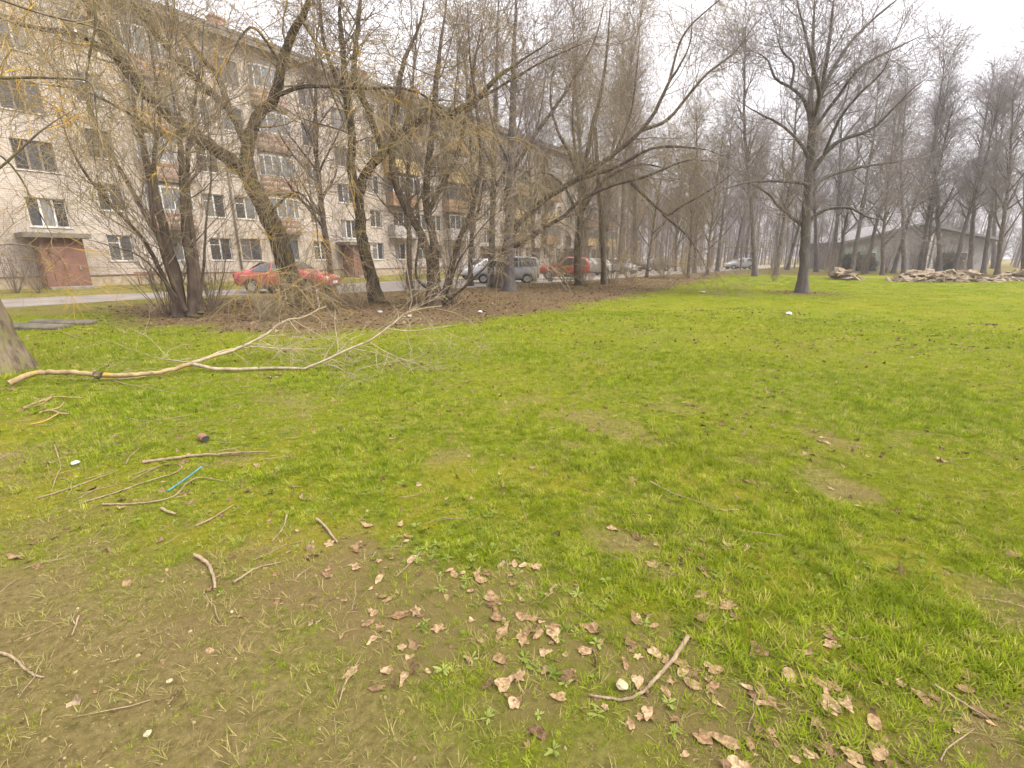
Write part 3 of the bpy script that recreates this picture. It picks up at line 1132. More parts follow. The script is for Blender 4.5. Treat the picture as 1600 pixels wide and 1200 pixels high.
for x0, x1, z0, z1, f, k in wins:
    mb.quad((x0, 0, z0), (x0, RV, z0), (x0, RV, z1), (x0, 0, z1))
    mb.quad((x1, RV, z0), (x1, 0, z0), (x1, 0, z1), (x1, RV, z1))
    mb.quad((x0, 0, z1), (x0, RV, z1), (x1, RV, z1), (x1, 0, z1))
    mb.quad((x0, RV, z0), (x0, 0, z0), (x1, 0, z0), (x1, RV, z0))
DEP = 12.5
mb.quad((S1, 0, .62), (S1, DEP, .62), (S1, DEP, EAVE), (S1, 0, EAVE))
mb.quad((S0, DEP, .62), (S0, 0, .62), (S0, 0, EAVE), (S0, DEP, EAVE))
mb.quad((S1, DEP, .62), (S0, DEP, .62), (S0, DEP, EAVE), (S1, DEP, EAVE))
mb.add([(S1, 0.01, EAVE), (S1, DEP, EAVE), (S1, DEP / 2, EAVE + 2.1)], [(0, 1, 2)])
mb.add([(S0, 0.01, EAVE), (S0, DEP, EAVE), (S0, DEP / 2, EAVE + 2.1)], [(0, 2, 1)])
mb.build('wall', M['brick_white'], block)
MB().box(S0 - .04, S1 + .04, -0.06, DEP, -0.4, 0.56).build('plinth', M['plinth'], block)
MB().box(S0 - .05, S1 + .05, -0.09, DEP, 0.565, 0.64).build('plinth_band', M['band'], block)
roof = MB()
roof.prism([(S0 - .5, -0.75, EAVE + .02), (S0 - .5, DEP / 2, EAVE + 2.35), (S0 - .5, DEP + .75, EAVE + .02), (S0 - .5, DEP + .75, EAVE + .22), (S0 - .5, DEP / 2, EAVE + 2.6), (S0 - .5, -0.75, EAVE + .22)], (S1 - S0 + 1, 0, 0))
rf = roof.build('roof', M['roof'], block)
MB().box(S0 - .45, S1 + .45, -0.70, 0.05, EAVE - .32, EAVE).build('eave', M['eave'], block)
for k in range(5):
    c = ST + PER * k
    for off in (-6.2, 6.2):
        ch = MB().box(c + off - .5, c + off + .5, 4.6, 5.2, EAVE + 1.5, EAVE + 2.75).box(c + off - .56, c + off + .56, 4.54, 5.26, EAVE + 2.75, EAVE + 2.85)
        ch.build('chimney', M['brick_red'], rf)
    MB().cyl((c - PER / 2 + .12, -0.10, .2), (c - PER / 2 + .12, -0.10, EAVE - .4), 0.065, n=8).build('downpipe', M['pipe'], block, True)

# windows: the frame is the part; its panes and sill hang from it
_frames = {}


def window(x0, x1, z0, z1, f, k):
    w, h = x1 - x0, z1 - z0
    wood = rng.uniform() < 0.28
    key = (round(w, 2), round(h, 2), wood)
    b_ = 0.06
    if key not in _frames:
        mb = MB()
        mb.box(0, w, 0, .05, 0, b_).box(0, w, 0, .05, h - b_, h).box(0, b_, 0.001, .049, b_, h - b_).box(w - b_, w, 0.001, .049, b_, h - b_)
        cuts = [w * 0.5] if w < 1.5 else [w * 0.34, w * 0.66]
        for c_ in cuts:
            mb.box(c_ - .045, c_ + .045, 0.002, .048, b_, h - b_)
        if w < 1.5:
            mb.box(b_, w * .5 - .045, 0.003, .047, h * .68, h * .68 + .05)
        o = mb.build('window', M['brown_frame'] if wood else M['white_frame'])
        panes = []
        edges = [b_] + [v for c_ in cuts for v in (c_ - .045, c_ + .045)] + [w - b_]
        for i in range(0, len(edges), 2):
            panes.append(MB().box(edges[i], edges[i + 1], .028, .036, b_, h - b_).build('pane', M['glass']))
        sl = MB().box(-.06, w + .06, -.06 - RV + .06, 0.0, -.045, -.004).build('sill', M['sill'])
        _frames[key] = [o.data, [q.data for q in panes], sl.data]
        for q in [o, sl] + panes:
            bpy.data.objects.remove(q)
    d = _frames[key]
    o = link('window', d[0], block, (x0, RV - .06, z0))
    for q in d[1]:
        link('pane', q, o)
    if h < 1.6:
        link('sill', d[2], o)


for w in wins:
    window(*w)


# balconies
def bow(c, f, k):
    z = SILL0 + f * FL - 0.78
    n, hw, dep = 12, 1.25, 0.62
    arc = [(c + hw * math.cos(math.pi - math.pi * i / n), -0.08 - dep * math.sin(math.pi * i / n) ** 0.7) for i in range(n + 1)]

    def ring(mb, z0, z1, grow_=0.0, th=0.10):
        for i in range(n):
            (ax, ay), (bx, by) = arc[i], arc[i + 1]

            def sc(px, py, g):
                return (c + (px - c) * (1 + g / hw), -0.08 + (py + 0.08) * (1 + g / dep) if py < -0.081 else py)
            a0, b0, a1, b1 = sc(ax, ay, grow_), sc(bx, by, grow_), sc(ax, ay, grow_ - th), sc(bx, by, grow_ - th)
            mb.add([(*a0, z0), (*b0, z0), (*b1, z0), (*a1, z0), (*a0, z1), (*b0, z1), (*b1, z1), (*a1, z1)],
                   [(0, 3, 2, 1), (4, 5, 6, 7), (0, 1, 5, 4), (2, 3, 7, 6), (1, 2, 6, 5), (3, 0, 4, 7)])
        return mb
    sl = MB()
    sl.prism([(x_, y_, z - .16) for x_, y_ in arc] + [(c + hw, -0.002, z - .16), (c - hw, -0.002, z - .16)], (0, 0, .14))
    o = sl.build('balcony', M['canopy'], block)
    for i in range(6):
        zz = z + i * 0.165
        ring(MB(), zz, zz + 0.163, 0.0 if i % 2 else 0.012).build('brick_band', M['brick_red'] if i % 2 == 0 else M['brick_white'], o)
    top = z + 1.0
    g = ring(MB(), top, top + 1.25, -0.03, 0.02)
    g.build('glazing', M['balcony_glass'], o)
    fr = ring(MB(), top + 1.25, top + 1.37)
    ring(fr, top - .006, top + .05, 0.015)
    for i in range(0, n + 1, 2):
        px, py = arc[i]
        fr.box(px - .035, px + .035, py - .02, py + .05, top + .05, top + 1.25)
    fr.build('balcony_frame', M['white_frame'], o)
    r_ = MB()
    r_.prism([(x_, y_ * 1.03, top + 1.38) for x_, y_ in arc] + [(c + hw, -0.002, top + 1.38), (c - hw, -0.002, top + 1.38)], (0, 0, .06))
    r_.build('balcony_roof', M['canopy'], o)


def box_balcony(c, f, k):
    z = SILL0 + f * FL - 0.78
    hw, dep = 1.65, 0.95
    o = MB().box(c - hw, c + hw, -dep, -.002, z - .16, z - .02).build('balcony', M['canopy'], block)
    pm = M[('wood_brown', 'wood_yellow', 'wood_brown', 'panel_grey')[(f + k + (1 if c > ST + PER * k else 0)) % 4]]
    nb = 11
    for i in range(nb):                          # upright boards of the parapet
        w_ = 2 * hw / nb
        MB().box(c - hw + i * w_ + .006, c - hw + (i + 1) * w_ - .006, -dep - .03 - .008 * (i % 2), -dep, z - .10, z + .98).build('board', pm, o)
    MB().box(c - hw - .03, c - hw, -dep, -.004, z - .10, z + .98).box(c + hw, c + hw + .03, -dep, -.004, z - .10, z + .98).build('side_panel', pm, o)
    if (f * 3 + k) % 5 != 4:
        MB().box(c - hw + .02, c + hw - .02, -dep - .004, -dep + .012, z + 1.0, z + 2.3).build('glazing', M['glass'], o)
        fr = MB().box(c - hw, c + hw, -dep - .03, -dep + .03, z + .985, z + 1.05).box(c - hw, c + hw, -dep - .03, -dep + .03, z + 2.28, z + 2.36)
        for i in range(5):
            px = c - hw + .03 + i * (2 * hw - .06) / 4
            fr.box(px - .03, px + .03, -dep - .028, -dep + .028, z + 1.05, z + 2.28)
        fr.build('balcony_frame', M['white_frame'] if (f + k) % 2 else M['brown_frame'], o)
        MB().box(c - hw - .05, c + hw + .05, -dep - .08, -.003, z + 2.362, z + 2.41).build('balcony_roof', M['canopy'], o)


for c, f, k in balc:
    (bow if (k == 0 or (k == 1 and c < ST + PER)) else box_balcony)(c, f, k)

# entrances with brown steel porches
for k in range(5):
    c = ST + PER * k
    if k < 4:
        p_ = MB().box(c - .95, c + .80, -1.5, -.002, -0.02, 2.55).build('porch', M['porch'], block)
        MB().box(c - .62, c + .62, -1.54, -1.503, 0.06, 2.1).build('door', M['porch'], p_, bevel=.01)
        MB().box(c + .42, c + .48, -1.60, -1.541, 0.95, 1.15).build('door_handle', M['pipe'], p_)
        MB().box(c - 1.5, c + 1.1, -1.95, -.004, 2.56, 2.80).build('porch_canopy', M['canopy'], p_)
        MB().box(c - 1.0, c + 1.0, -2.3, -1.51, -0.1, 0.12).build('step', M['concrete'], p_)
# ------------------------------------------------------------------ parked cars
def car_paint(name, col, dirt=0.35):
    m, N, L, b = new_mat(name)
    tc = N.new('ShaderNodeTexCoord')
    sx = N.new('ShaderNodeSeparateXYZ')
    L.new(tc.outputs['Object'], sx.inputs[0])
    n = noise(N, L, 4, 5, tc.outputs['Object'])
    ad = N.new('ShaderNodeMath')
    ad.operation = 'MULTIPLY_ADD'
    L.new(n.outputs['Fac'], ad.inputs[0])
    ad.inputs[1].default_value = -0.5
    L.new(sx.outputs['Z'], ad.inputs[2])
    r = ramp(N, [(0.10, (dirt * 1.6, dirt * 1.6, dirt * 1.6)), (0.62, (0.04, 0.04, 0.04))])
    L.new(ad.outputs[0], r.inputs['Fac'])
    L.new(mixc(N, L, r.outputs['Color'], col, (0.21, 0.16, 0.115)), b.inputs['Base Color'])
    L.new(r.outputs['Color'], b.inputs['Roughness'])
    b.inputs['Roughness'].default_value = 0.35
    b.inputs['Coat Weight'].default_value = 0.6
    b.inputs['Coat Roughness'].default_value = 0.15
    return m


M['paint_red'] = car_paint('red_paint', (0.50, 0.07, 0.045))
M['paint_red2'] = car_paint('bright_red_paint', (0.46, 0.035, 0.020), 0.2)
M['paint_silver'] = car_paint('silver_paint', (0.50, 0.52, 0.54), 0.2)
M['paint_grey'] = car_paint('grey_paint', (0.36, 0.39, 0.43), 0.2)
M['paint_white'] = car_paint('white_paint', (0.5, 0.5, 0.5), 0.15)
M['paint_dark'] = car_paint('dark_paint', (0.07, 0.07, 0.08), 0.2)
M['car_glass'] = plain('car_glass', (0.045, 0.05, 0.055), 0.05, 0.2, 2, spec=0.9)
M['tyre'] = plain('tyre_rubber', (0.035, 0.033, 0.03), 0.9, 0.3, 10)
M['rim'] = plain('alloy_rim', (0.42, 0.41, 0.40), 0.4, 0.2, 5, 0.5)
M['trim'] = plain('black_trim', (0.03, 0.03, 0.03), 0.6, 0.2)
M['lamp_clear'] = plain('headlamp_lens', (0.62, 0.62, 0.60), 0.1, 0.1)
M['lamp_red'] = plain('tail_lamp', (0.35, 0.02, 0.02), 0.2, 0.1)
M['plate'] = plain('number_plate', (0.75, 0.75, 0.74), 0.4, 0.05)

# station: x, z low, z belt, z top, half width low, half width top
SEDAN = dict(st=[(-2.22, .42, .72, .78, .66, .60), (-2.16, .32, .90, .96, .78, .68), (-1.80, .27, .95, 1.02, .845, .70), (-1.42, .25, .96, 1.06, .855, .66), (-0.98, .24, .955, 1.32, .86, .57),
                 (-0.45, .23, .95, 1.42, .86, .56), (0.15, .23, .94, 1.425, .86, .56), (0.55, .23, .93, 1.30, .86, .59), (1.08, .24, .92, 1.00, .86, .68), (1.60, .25, .86, .92, .85, .68), (2.02, .28, .74, .80, .80, .64), (2.20, .36, .60, .66, .66, .54)],
             wb=(-1.32, 1.32), wr=.31, side=[[(-1.30, .99), (-0.93, 1.31), (-0.42, 1.375), (-0.42, .985)], [(-0.34, .985), (-0.34, 1.378), (0.12, 1.378), (0.36, 1.31), (0.36, .98)], [(0.42, .98), (0.42, 1.285), (0.86, 1.0), (0.86, .98)]],
             rear=(-1.45, 1.06, -0.97, 1.36), front=(1.02, 1.03, 0.50, 1.36))
HATCH = dict(st=[(-1.95, .42, .75, .85, .68, .60), (-1.92, .32, .95, 1.1, .80, .66), (-1.60, .27, 1.0, 1.38, .85, .58), (-1.0, .25, 1.0, 1.50, .86, .56), (-0.4, .24, .99, 1.53, .86, .56), (0.15, .24, .98, 1.50, .86, .56), (0.60, .24, .96, 1.30, .86, .60),
                 (1.15, .25, .94, 1.02, .86, .68), (1.55, .26, .85, .90, .84, .66), (1.88, .30, .72, .76, .78, .60), (2.0, .38, .58, .62, .64, .5)],
             wb=(-1.25, 1.25), wr=.30, side=[[(-1.50, 1.08), (-1.30, 1.40), (-0.62, 1.46), (-0.62, 1.02)], [(-0.54, 1.02), (-0.54, 1.465), (0.05, 1.455), (0.05, 1.01)], [(0.12, 1.01), (0.12, 1.44), (0.36, 1.36), (0.90, 1.02)]],
             rear=(-1.93, 1.12, -1.62, 1.40), front=(1.10, 1.05, 0.45, 1.40))
VAN = dict(st=[(-2.15, .40, .80, 1.2, .74, .66), (-2.12, .32, 1.1, 1.70, .83, .66), (-1.85, .28, 1.12, 1.82, .87, .68), (-1.0, .26, 1.10, 1.86, .88, .69), (0.0, .25, 1.08, 1.85, .88, .69), (0.55, .25, 1.06, 1.76, .88, .68), (1.00, .25, 1.03, 1.40, .88, .70),
               (1.42, .26, 1.0, 1.10, .87, .72), (1.80, .28, .88, .94, .84, .70), (2.08, .32, .72, .78, .78, .62), (2.18, .40, .6, .64, .66, .52)],
           wb=(-1.35, 1.40), wr=.32, side=[[(-1.95, 1.18), (-1.90, 1.70), (-0.85, 1.76), (-0.85, 1.14)], [(-0.77, 1.14), (-0.77, 1.765), (0.10, 1.755), (0.10, 1.12)], [(0.18, 1.12), (0.18, 1.74), (0.55, 1.66), (1.05, 1.14)]],
           rear=(-2.16, 1.2, -2.10, 1.74), front=(1.36, 1.14, 0.66, 1.70))
OFFROAD = dict(st=[(-1.86, .45, .8, .95, .74, .66), (-1.83, .40, 1.0, 1.45, .80, .62), (-1.55, .38, 1.02, 1.60, .81, .60), (-0.8, .36, 1.01, 1.64, .81, .60), (-0.1, .36, 1.0, 1.63, .81, .60), (0.25, .36, 1.0, 1.52, .81, .62), (0.55, .36, .98, 1.12, .81, .68),
                   (1.1, .36, .96, 1.03, .81, .70), (1.62, .38, .92, .97, .80, .70), (1.82, .42, .80, .84, .76, .66), (1.88, .50, .70, .74, .68, .6)],
               wb=(-1.05, 1.15), wr=.34, side=[[(-1.62, 1.08), (-1.55, 1.50), (-0.85, 1.55), (-0.85, 1.06)], [(-0.76, 1.06), (-0.76, 1.555), (0.08, 1.545), (0.42, 1.06)]],
               rear=(-1.86, 1.08, -1.80, 1.48), front=(0.56, 1.10, 0.18, 1.55))


def car(label, spec, paint, loc, heading, group='cars parked by the road'):
    root = empty('parked_car', loc, heading)
    put(root, label=label, category='car', group=group)
    st = spec['st']
    ring_n = None
    V, F = [], []
    for x_, zl, zb, zt, wl_, wt in st:
        zm = (zl + zb) / 2
        half = [(wl_ * .80, zl), (wl_ * .97, zl + .06), (wl_, zm), (wl_ * .975, zb), (wt + (wl_ * .975 - wt) * .12, zt - (zt - zb) * .12), (wt * .82, zt), (0, zt + .015)]
        ringp = [(x_, y_, z_) for y_, z_ in half] + [(x_, -y_, z_) for y_, z_ in half[-2::-1]]
        ring_n = len(ringp)
        V += ringp
    for i in range(len(st) - 1):
        for j in range(ring_n):
            a, b_ = i * ring_n + j, i * ring_n + (j + 1) % ring_n
            F.append((a, b_, b_ + ring_n, a + ring_n))
    F.append(tuple(range(ring_n)))
    F.append(tuple(range((len(st) - 1) * ring_n, len(st) * ring_n))[::-1])
    me_ = bpy.data.meshes.new('body')
    me_.from_pydata(V, [], F)
    tmp = link('body_tmp', me_)
    cut = MB()
    for wx in spec['wb']:
        for sgn in (-1, 1):
            cut.cyl((wx, sgn * .62, spec['wr']), (wx, sgn * 1.1, spec['wr']), spec['wr'] + .055, n=20)
    cu = cut.build('cut_tmp', None)
    ss = tmp.modifiers.new('s', 'SUBSURF')
    ss.levels = ss.render_levels = 2
    bo = tmp.modifiers.new('b', 'BOOLEAN')
    bo.object = cu
    bo.operation = 'DIFFERENCE'
    bo.solver = 'EXACT'
    bpy.context.view_layer.update()
    dg = bpy.context.evaluated_depsgraph_get()
    body = bpy.data.meshes.new_from_object(tmp.evaluated_get(dg))
    bpy.data.objects.remove(tmp)
    bpy.data.objects.remove(cu)
    body.name = 'body'
    body.materials.clear()
    body.materials.append(paint)
    body.polygons.foreach_set('use_smooth', [True] * len(body.polygons))
    try:
        body.set_sharp_from_angle(angle=R(40))
    except Exception:
        pass
    link('body', body, root)
    xs_ = [s_[0] for s_ in st]

    def side_y(x_, z_):
        zb, zt = np.interp(x_, xs_, [s_[2] for s_ in st]), np.interp(x_, xs_, [s_[3] for s_ in st])
        yb, yt = np.interp(x_, xs_, [s_[4] * .975 for s_ in st]), np.interp(x_, xs_, [s_[5] for s_ in st])
        return yb + (yt - yb) * np.clip((z_ - zb) / max(zt - zb, .05), 0, 1)
    for sgn in (-1, 1):
        for poly in spec['side']:
            p0 = [(x_, sgn * (max(side_y(x_, z_), .52) + .004), z_ - .015) for x_, z_ in poly]
            MB().prism(p0, (0, sgn * .012, 0)).build('side_window', M['car_glass'], root)
        ym = side_y(spec['front'][0] - .1, 1.0)
        yy = sgn * (ym + .10)
        mx = spec['front'][0] - .22
        MB().box(mx - .07, mx + .07, min(yy - .08, yy + .08), max(yy - .08, yy + .08), spec['front'][1] - .03, spec['front'][1] + .11).build('mirror', paint, root, bevel=.03)
        MB().box(-1.05, 1.05, sgn * .845 - .02, sgn * .845 + .02, .28, .34).build('sill_trim', M['trim'], root)
        for dx in (-0.55, 0.30):
            MB().box(dx - .09, dx + .09, sgn * .865 - .014, sgn * .865 + .014, .80, .83).build('door_handle', paint, root)
    x0, z0, x1, z1 = spec['front']
    MB().prism([(x0, -.64, z0), (x0, .64, z0), (x1, .53, z1), (x1, -.53, z1)], (.02, 0, .015)).build('windscreen', M['car_glass'], root)
    x0, z0, x1, z1 = spec['rear']
    MB().prism([(x0, .60, z0), (x0, -.60, z0), (x1, -.50, z1), (x1, .50, z1)], (-.02, 0, .012)).build('rear_window', M['car_glass'], root)
    xf, xr = st[-1][0], st[0][0]
    for sgn in (-1, 1):
        MB().box(xf - .20, xf - .045, sgn * .55 - .15, sgn * .55 + .15, .60, .75).build('headlight', M['lamp_clear'], root, bevel=.03)
        MB().box(xr + .01, xr + .10, sgn * .62 - .12, sgn * .62 + .12, .68, .88).build('taillight', M['lamp_red'], root, bevel=.02)
    MB().box(xf - .12, xf - .01, -.36, .36, .56, .68).build('grille', M['trim'], root, bevel=.02)
    MB().box(xf - .12, xf + .01, -.58, .58, .30, .40).build('bumper', M['trim'], root, bevel=.03)
    MB().box(xf - .02, xf + .022, -.26, .26, .44, .545).build('number_plate', M['plate'], root)
    MB().box(xr - .022, xr + .02, -.26, .26, .50, .61).build('number_plate', M['plate'], root)
    MB().box(xr + .6, xf - .6, -.6, .6, .20, .30).build('underbody', M['trim'], root)
    wr = spec['wr']
    for wx in spec['wb']:
        for sgn in (-1, 1):
            wh = link('wheel', None, root, (wx, sgn * .76, wr))
            t_ = MB()
            prof = [(wr * .62, -.09), (wr * .93, -.10), (wr, -.06), (wr, .06), (wr * .93, .10), (wr * .62, .09)]
            n = 24
            vv = [(r_ * math.cos(2 * math.pi * i / n), y_, r_ * math.sin(2 * math.pi * i / n)) for i in range(n) for r_, y_ in prof]
            k = len(prof)
            ff = [(i * k + j, i * k + (j + 1) % k, ((i + 1) % n) * k + (j + 1) % k, ((i + 1) % n) * k + j) for i in range(n) for j in range(k)]
            t_.add(vv, ff).build('tyre', M['tyre'], wh, True)
            r_ = MB().cyl((0, sgn * .05, 0), (0, sgn * .06, 0), wr * .64, n=20)
            for i in range(7):
                a = 2 * math.pi * i / 7
                ca, sa = math.cos(a), math.sin(a)
                r_.prism([(ca * .04 - sa * .022, sgn * .062, sa * .04 + ca * .022), (ca * wr * .6 - sa * .03, sgn * .062, sa * wr * .6 + ca * .03), (ca * wr * .6 + sa * .03, sgn * .062, sa * wr * .6 - ca * .03), (ca * .04 + sa * .022, sgn * .062, sa * .04 - ca * .022)], (0, sgn * .025, 0))
            r_.build('rim', M['rim'], wh)
    return root


RZ = 0.008
def cpos(px, py, z=RZ):
    g = G(px, py, z)
    return (g[0], g[1], z)


g = cpos(440, 459)
car('dusty red sedan parked behind the leaning willow trunk', SEDAN, M['paint_red'], (g[0], g[1] + .86, RZ), R(-3))
g = cpos(762, 439)
car('silver hatchback seen nose first in front of the building windows', HATCH, M['paint_silver'], (g[0] - .3, g[1] + 2.6, RZ), R(180 + 28))
g = cpos(790, 443)
car('grey minivan standing behind the straight tree trunk', VAN, M['paint_grey'], (g[0] - .05, g[1] + .9, RZ), R(180 + 4)).scale = (1, 1, .9)
g = cpos(880, 437)
car('bright red boxy off-roader facing the grey minivan', OFFROAD, M['paint_red2'], (g[0] + .1, g[1] + .8, RZ), R(178))
g = cpos(925, 431)
car('white hatchback half hidden behind hanging willow twigs', HATCH, M['paint_white'], (g[0], g[1] + 1.5, RZ), R(200))
g = cpos(968, 428)
car('pale silver car with dark nose beyond the hanging twigs', HATCH, M['paint_silver'], (g[0], g[1] + 1.0, RZ), R(-50))
g = cpos(1024, 424)
car('dark grey car far along the road beside green shoots', SEDAN, M['paint_dark'], (g[0], g[1] + 1.0, RZ), R(30))
g = cpos(1160, 421)
car('small white car far off between the bare trunks', HATCH, M['paint_white'], (g[0], g[1] + 1.0, RZ), R(185))
# ------------------------------------------------------------------ trees: trunks and main limbs follow the ones standing there
def T(Y, *pts):
    return [at(p[0], p[1], Y + (p[2] if len(p) > 2 else 0)) for p in pts]


def m_px(Y, px):
    return px / FOC * Y


WILLOW = [dict(per_m=3.0, len=(0.9, 2.8), K=8, wander=.16, trop=(0, 0, 1), str=.10, ang=(35, 75), rk=.35, rmax=.035, rmin=.012, tip=.007, trunk=.5, t0=.25, sides=4),
          dict(per_m=4.2, len=(0.5, 1.6), K=6, wander=.17, trop=(0, 0, -1), str=.12, ang=(35, 75), rk=.5, rmin=.0065, rmax=.014, tip=.005),
          dict(per_m=5.6, len=(0.35, 1.2), K=5, wander=.16, trop=(0, 0, -1), str=.42, ang=(30, 80), rk=.6, rmin=.0048, rmax=.007, tip=.0038)]
UPRIGHT = [dict(per_m=2.6, len=(1.0, 3.0), K=8, wander=.10, trop=(0, 0, 1), str=.22, ang=(30, 55), rk=.38, rmax=.04, rmin=.012, tip=.006, trunk=1.0, t0=.2, sides=4),
           dict(per_m=3.6, len=(0.5, 1.5), K=5, wander=.12, trop=(0, 0, 1), str=.15, ang=(25, 55), rk=.5, rmin=.0065, rmax=.014, tip=.0048),
           dict(per_m=5.0, len=(0.3, 1.0), K=4, wander=.12, trop=(0, 0, 1), str=.08, ang=(25, 60), rk=.6, rmin=.0048, rmax=.007, tip=.0038)]


def tweak(levels, **kw):
    out = [dict(l) for l in levels]
    for k, v in kw.items():
        i, key = k.split('_', 1)
        out[int(i[1:])][key] = v
    return out


# the leaning willow in front of the red sedan
Y = 16.8
tree('leaning_willow', 'leaning dark willow with yellow twigs in front of the red sedan', 'tree', at(463, 477, Y)[:2] + (0,),
     [(T(Y, (463, 478), (452, 430), (437, 380), (416, 330), (392, 287)), .36, .27)],
     [(T(Y, (400, 305), (385, 272), (340, 235, -.4), (270, 185, -.9), (215, 130, -1.4), (165, 60, -2.0), (125, -10, -2.5), (92, -75, -3)), .25, .09),
      (T(Y, (395, 292), (386, 240, .2), (398, 190, .4), (428, 152, .5), (440, 100, .4), (458, 50, .2), (480, 8, 0), (490, -70, 0)), .22, .09),
      (T(Y, (388, 235, .2), (360, 175, .2), (310, 128, 0), (250, 60, -.3), (202, 0, -.8), (170, -60, -1)), .14, .07),
      (T(Y, (360, 180, .2), (340, 120, .8), (300, 70, 1.2), (262, 5, 1.5), (250, -60, 1.5)), .11, .05),
      (T(Y, (205, 120, -1.5), (165, 78, -1.8), (110, 52, -2.2), (50, 42, -2.4), (-30, 20, -2.4)), .09, .04),
      (T(Y, (420, 335), (460, 300, -1), (490, 330, -1.8), (500, 400, -2.3), (520, 440, -2.6)), .045, .012),
      (T(Y, (300, 205, -.7), (260, 215, -1.4), (190, 170, -2.2), (120, 140, -2.8), (40, 130, -3.2)), .06, .02),
      (T(Y, (430, 150, .5), (480, 135, .3), (560, 138, 0), (640, 140, -.5), (690, 170, -.8), (735, 215, -1)), .07, .02),
      (T(Y, (438, 100, .4), (400, 45, -.8), (375, 60, -1.2), (350, 110, -1.5)), .05, .02),
      (T(Y, (470, 30, 0), (490, 60, -1.0), (510, 120, -1.4), (540, 200, -1.8), (560, 270, -2)), .05, .015)],
     tweak(WILLOW, l0_per_m=2.5, l1_str=.22, l2_per_m=4.6, l2_str=.55, l2_len=(.4, 1.6)), M['bark_dark'], [M['twig_lichen'], M['twig_ochre']])

# forked dark tree right of it
Y = 17.6
tree('forked_tree', 'slender dark forked tree leaning before the brown entrance', 'tree', at(588, 472, Y)[:2] + (0,),
     [(T(Y, (590, 473), (579, 430), (567, 380), (562, 330), (560, 298)), .24, .17)],
     [(T(Y, (561, 310), (549, 270), (550, 220), (546, 175), (540, 135), (536, 85), (531, 30), (535, -40)), .16, .07),
      (T(Y, (560, 305), (573, 268), (600, 240), (622, 213), (652, 190, -.3), (695, 180, -.6), (742, 158, -.9), (772, 125, -1), (812, 97, -1), (865, 62, -1)), .17, .05),
      (T(Y, (600, 240), (586, 205), (572, 165), (553, 125), (556, 70), (563, 0), (566, -60)), .12, .06),
      (T(Y, (545, 165), (520, 110, .5), (505, 60, .8), (500, 0, 1), (495, -60, 1)), .08, .04),
      (T(Y, (740, 160, -.9), (790, 130, -.4), (850, 95, 0), (930, 60, .3)), .05, .02)],
     tweak(WILLOW, l0_per_m=2.4, l1_per_m=3.4, l1_str=.05, l2_str=.12), M['bark_dark'], M['twig_brown'])

# many-stemmed tree left, closer
Y = 13.1
tree('clump_tree', 'many stemmed tree clump beside the road left of the red sedan', 'tree', at(290, 494, Y)[:2] + (0,),
     [(T(Y, (283, 495), (275, 440), (262, 380), (246, 320), (231, 260), (213, 180), (200, 110), (190, 60)), .15, .03),
      (T(Y, (304, 493), (300, 430), (291, 370), (286, 300), (281, 220), (271, 150), (258, 90)), .13, .03),
      (T(Y, (312, 490), (307, 420, .3), (299, 350, .5), (292, 280, .6), (300, 190, .7), (312, 110, .8), (320, 30, .8)), .08, .03)],
     [(T(Y, (275, 480, -.1), (252, 425, -.3), (222, 372, -.6), (172, 318, -.9), (120, 250, -1.2), (90, 170, -1.2)), .06, .02),
      (T(Y, (290, 485, -.2), (262, 420, -.5), (240, 340, -.8), (232, 270, -.9), (222, 200, -1), (225, 110, -1)), .07, .02),
      (T(Y, (310, 485, -.2), (318, 420, -.3), (322, 350, -.4), (330, 270, -.4), (325, 200, -.4)), .04, .015),
      (T(Y, (262, 385), (232, 345, .3), (200, 285, .6), (160, 215, .8), (130, 140, .9), (110, 60, 1)), .07, .02),
      (T(Y, (248, 330), (240, 250, .3), (250, 180, .5), (240, 100, .6), (225, 20, .6)), .06, .02),
      (T(Y, (282, 470, -.3), (225, 405, -.8), (175, 385, -1.2), (120, 370, -1.5)), .035, .012)],
     tweak(UPRIGHT, l0_per_m=2.0, l0_rmax=.022, l0_rmin=.009, l1_per_m=3.2, l2_str=-.15), M['bark_brown'], [M['twig_brown'], M['twig_ochre']])

# multi-stem tree in the middle
Y = 16.2
tree('multistem_tree', 'multi stemmed grey brown tree left of the silver hatchback', 'tree', at(680, 478, Y)[:2] + (0,),
     [(T(Y, (674, 478), (671, 400), (640, 335), (622, 300), (612, 250), (616, 190), (622, 150), (629, 100), (655, 40), (668, -40)), .16, .05),
      (T(Y, (683, 478), (678, 375), (668, 335), (666, 280), (675, 210), (681, 130), (690, 60), (702, -40)), .15, .05)],
     [(T(Y, (690, 470), (702, 430), (716, 380, -.2), (740, 320, -.4), (752, 250, -.4), (745, 170, -.3), (735, 90, -.3), (730, 0, -.3)), .10, .03),
      (T(Y, (690, 476), (722, 452, -.4), (750, 425, -.6), (790, 390, -.9), (820, 370, -1)), .05, .015),
      (T(Y, (672, 455), (650, 430, -.3), (655, 370, -.4), (652, 300, -.5), (640, 250, -.5)), .05, .02),
      (T(Y, (668, 335), (690, 290, .4), (715, 240, .7), (730, 170, .8), (745, 80, .9), (760, 0, 1)), .09, .03),
      (T(Y, (695, 470), (712, 420, -.6), (722, 400, -.8), (762, 345, -1.2), (800, 320, -1.5)), .035, .012)],
     tweak(WILLOW, l0_per_m=2.1, l1_per_m=3.4, l0_bias=(0, 0, .4), l1_str=.0, l2_str=.2), M['bark_brown'], [M['twig_brown'], M['twig_ochre']])

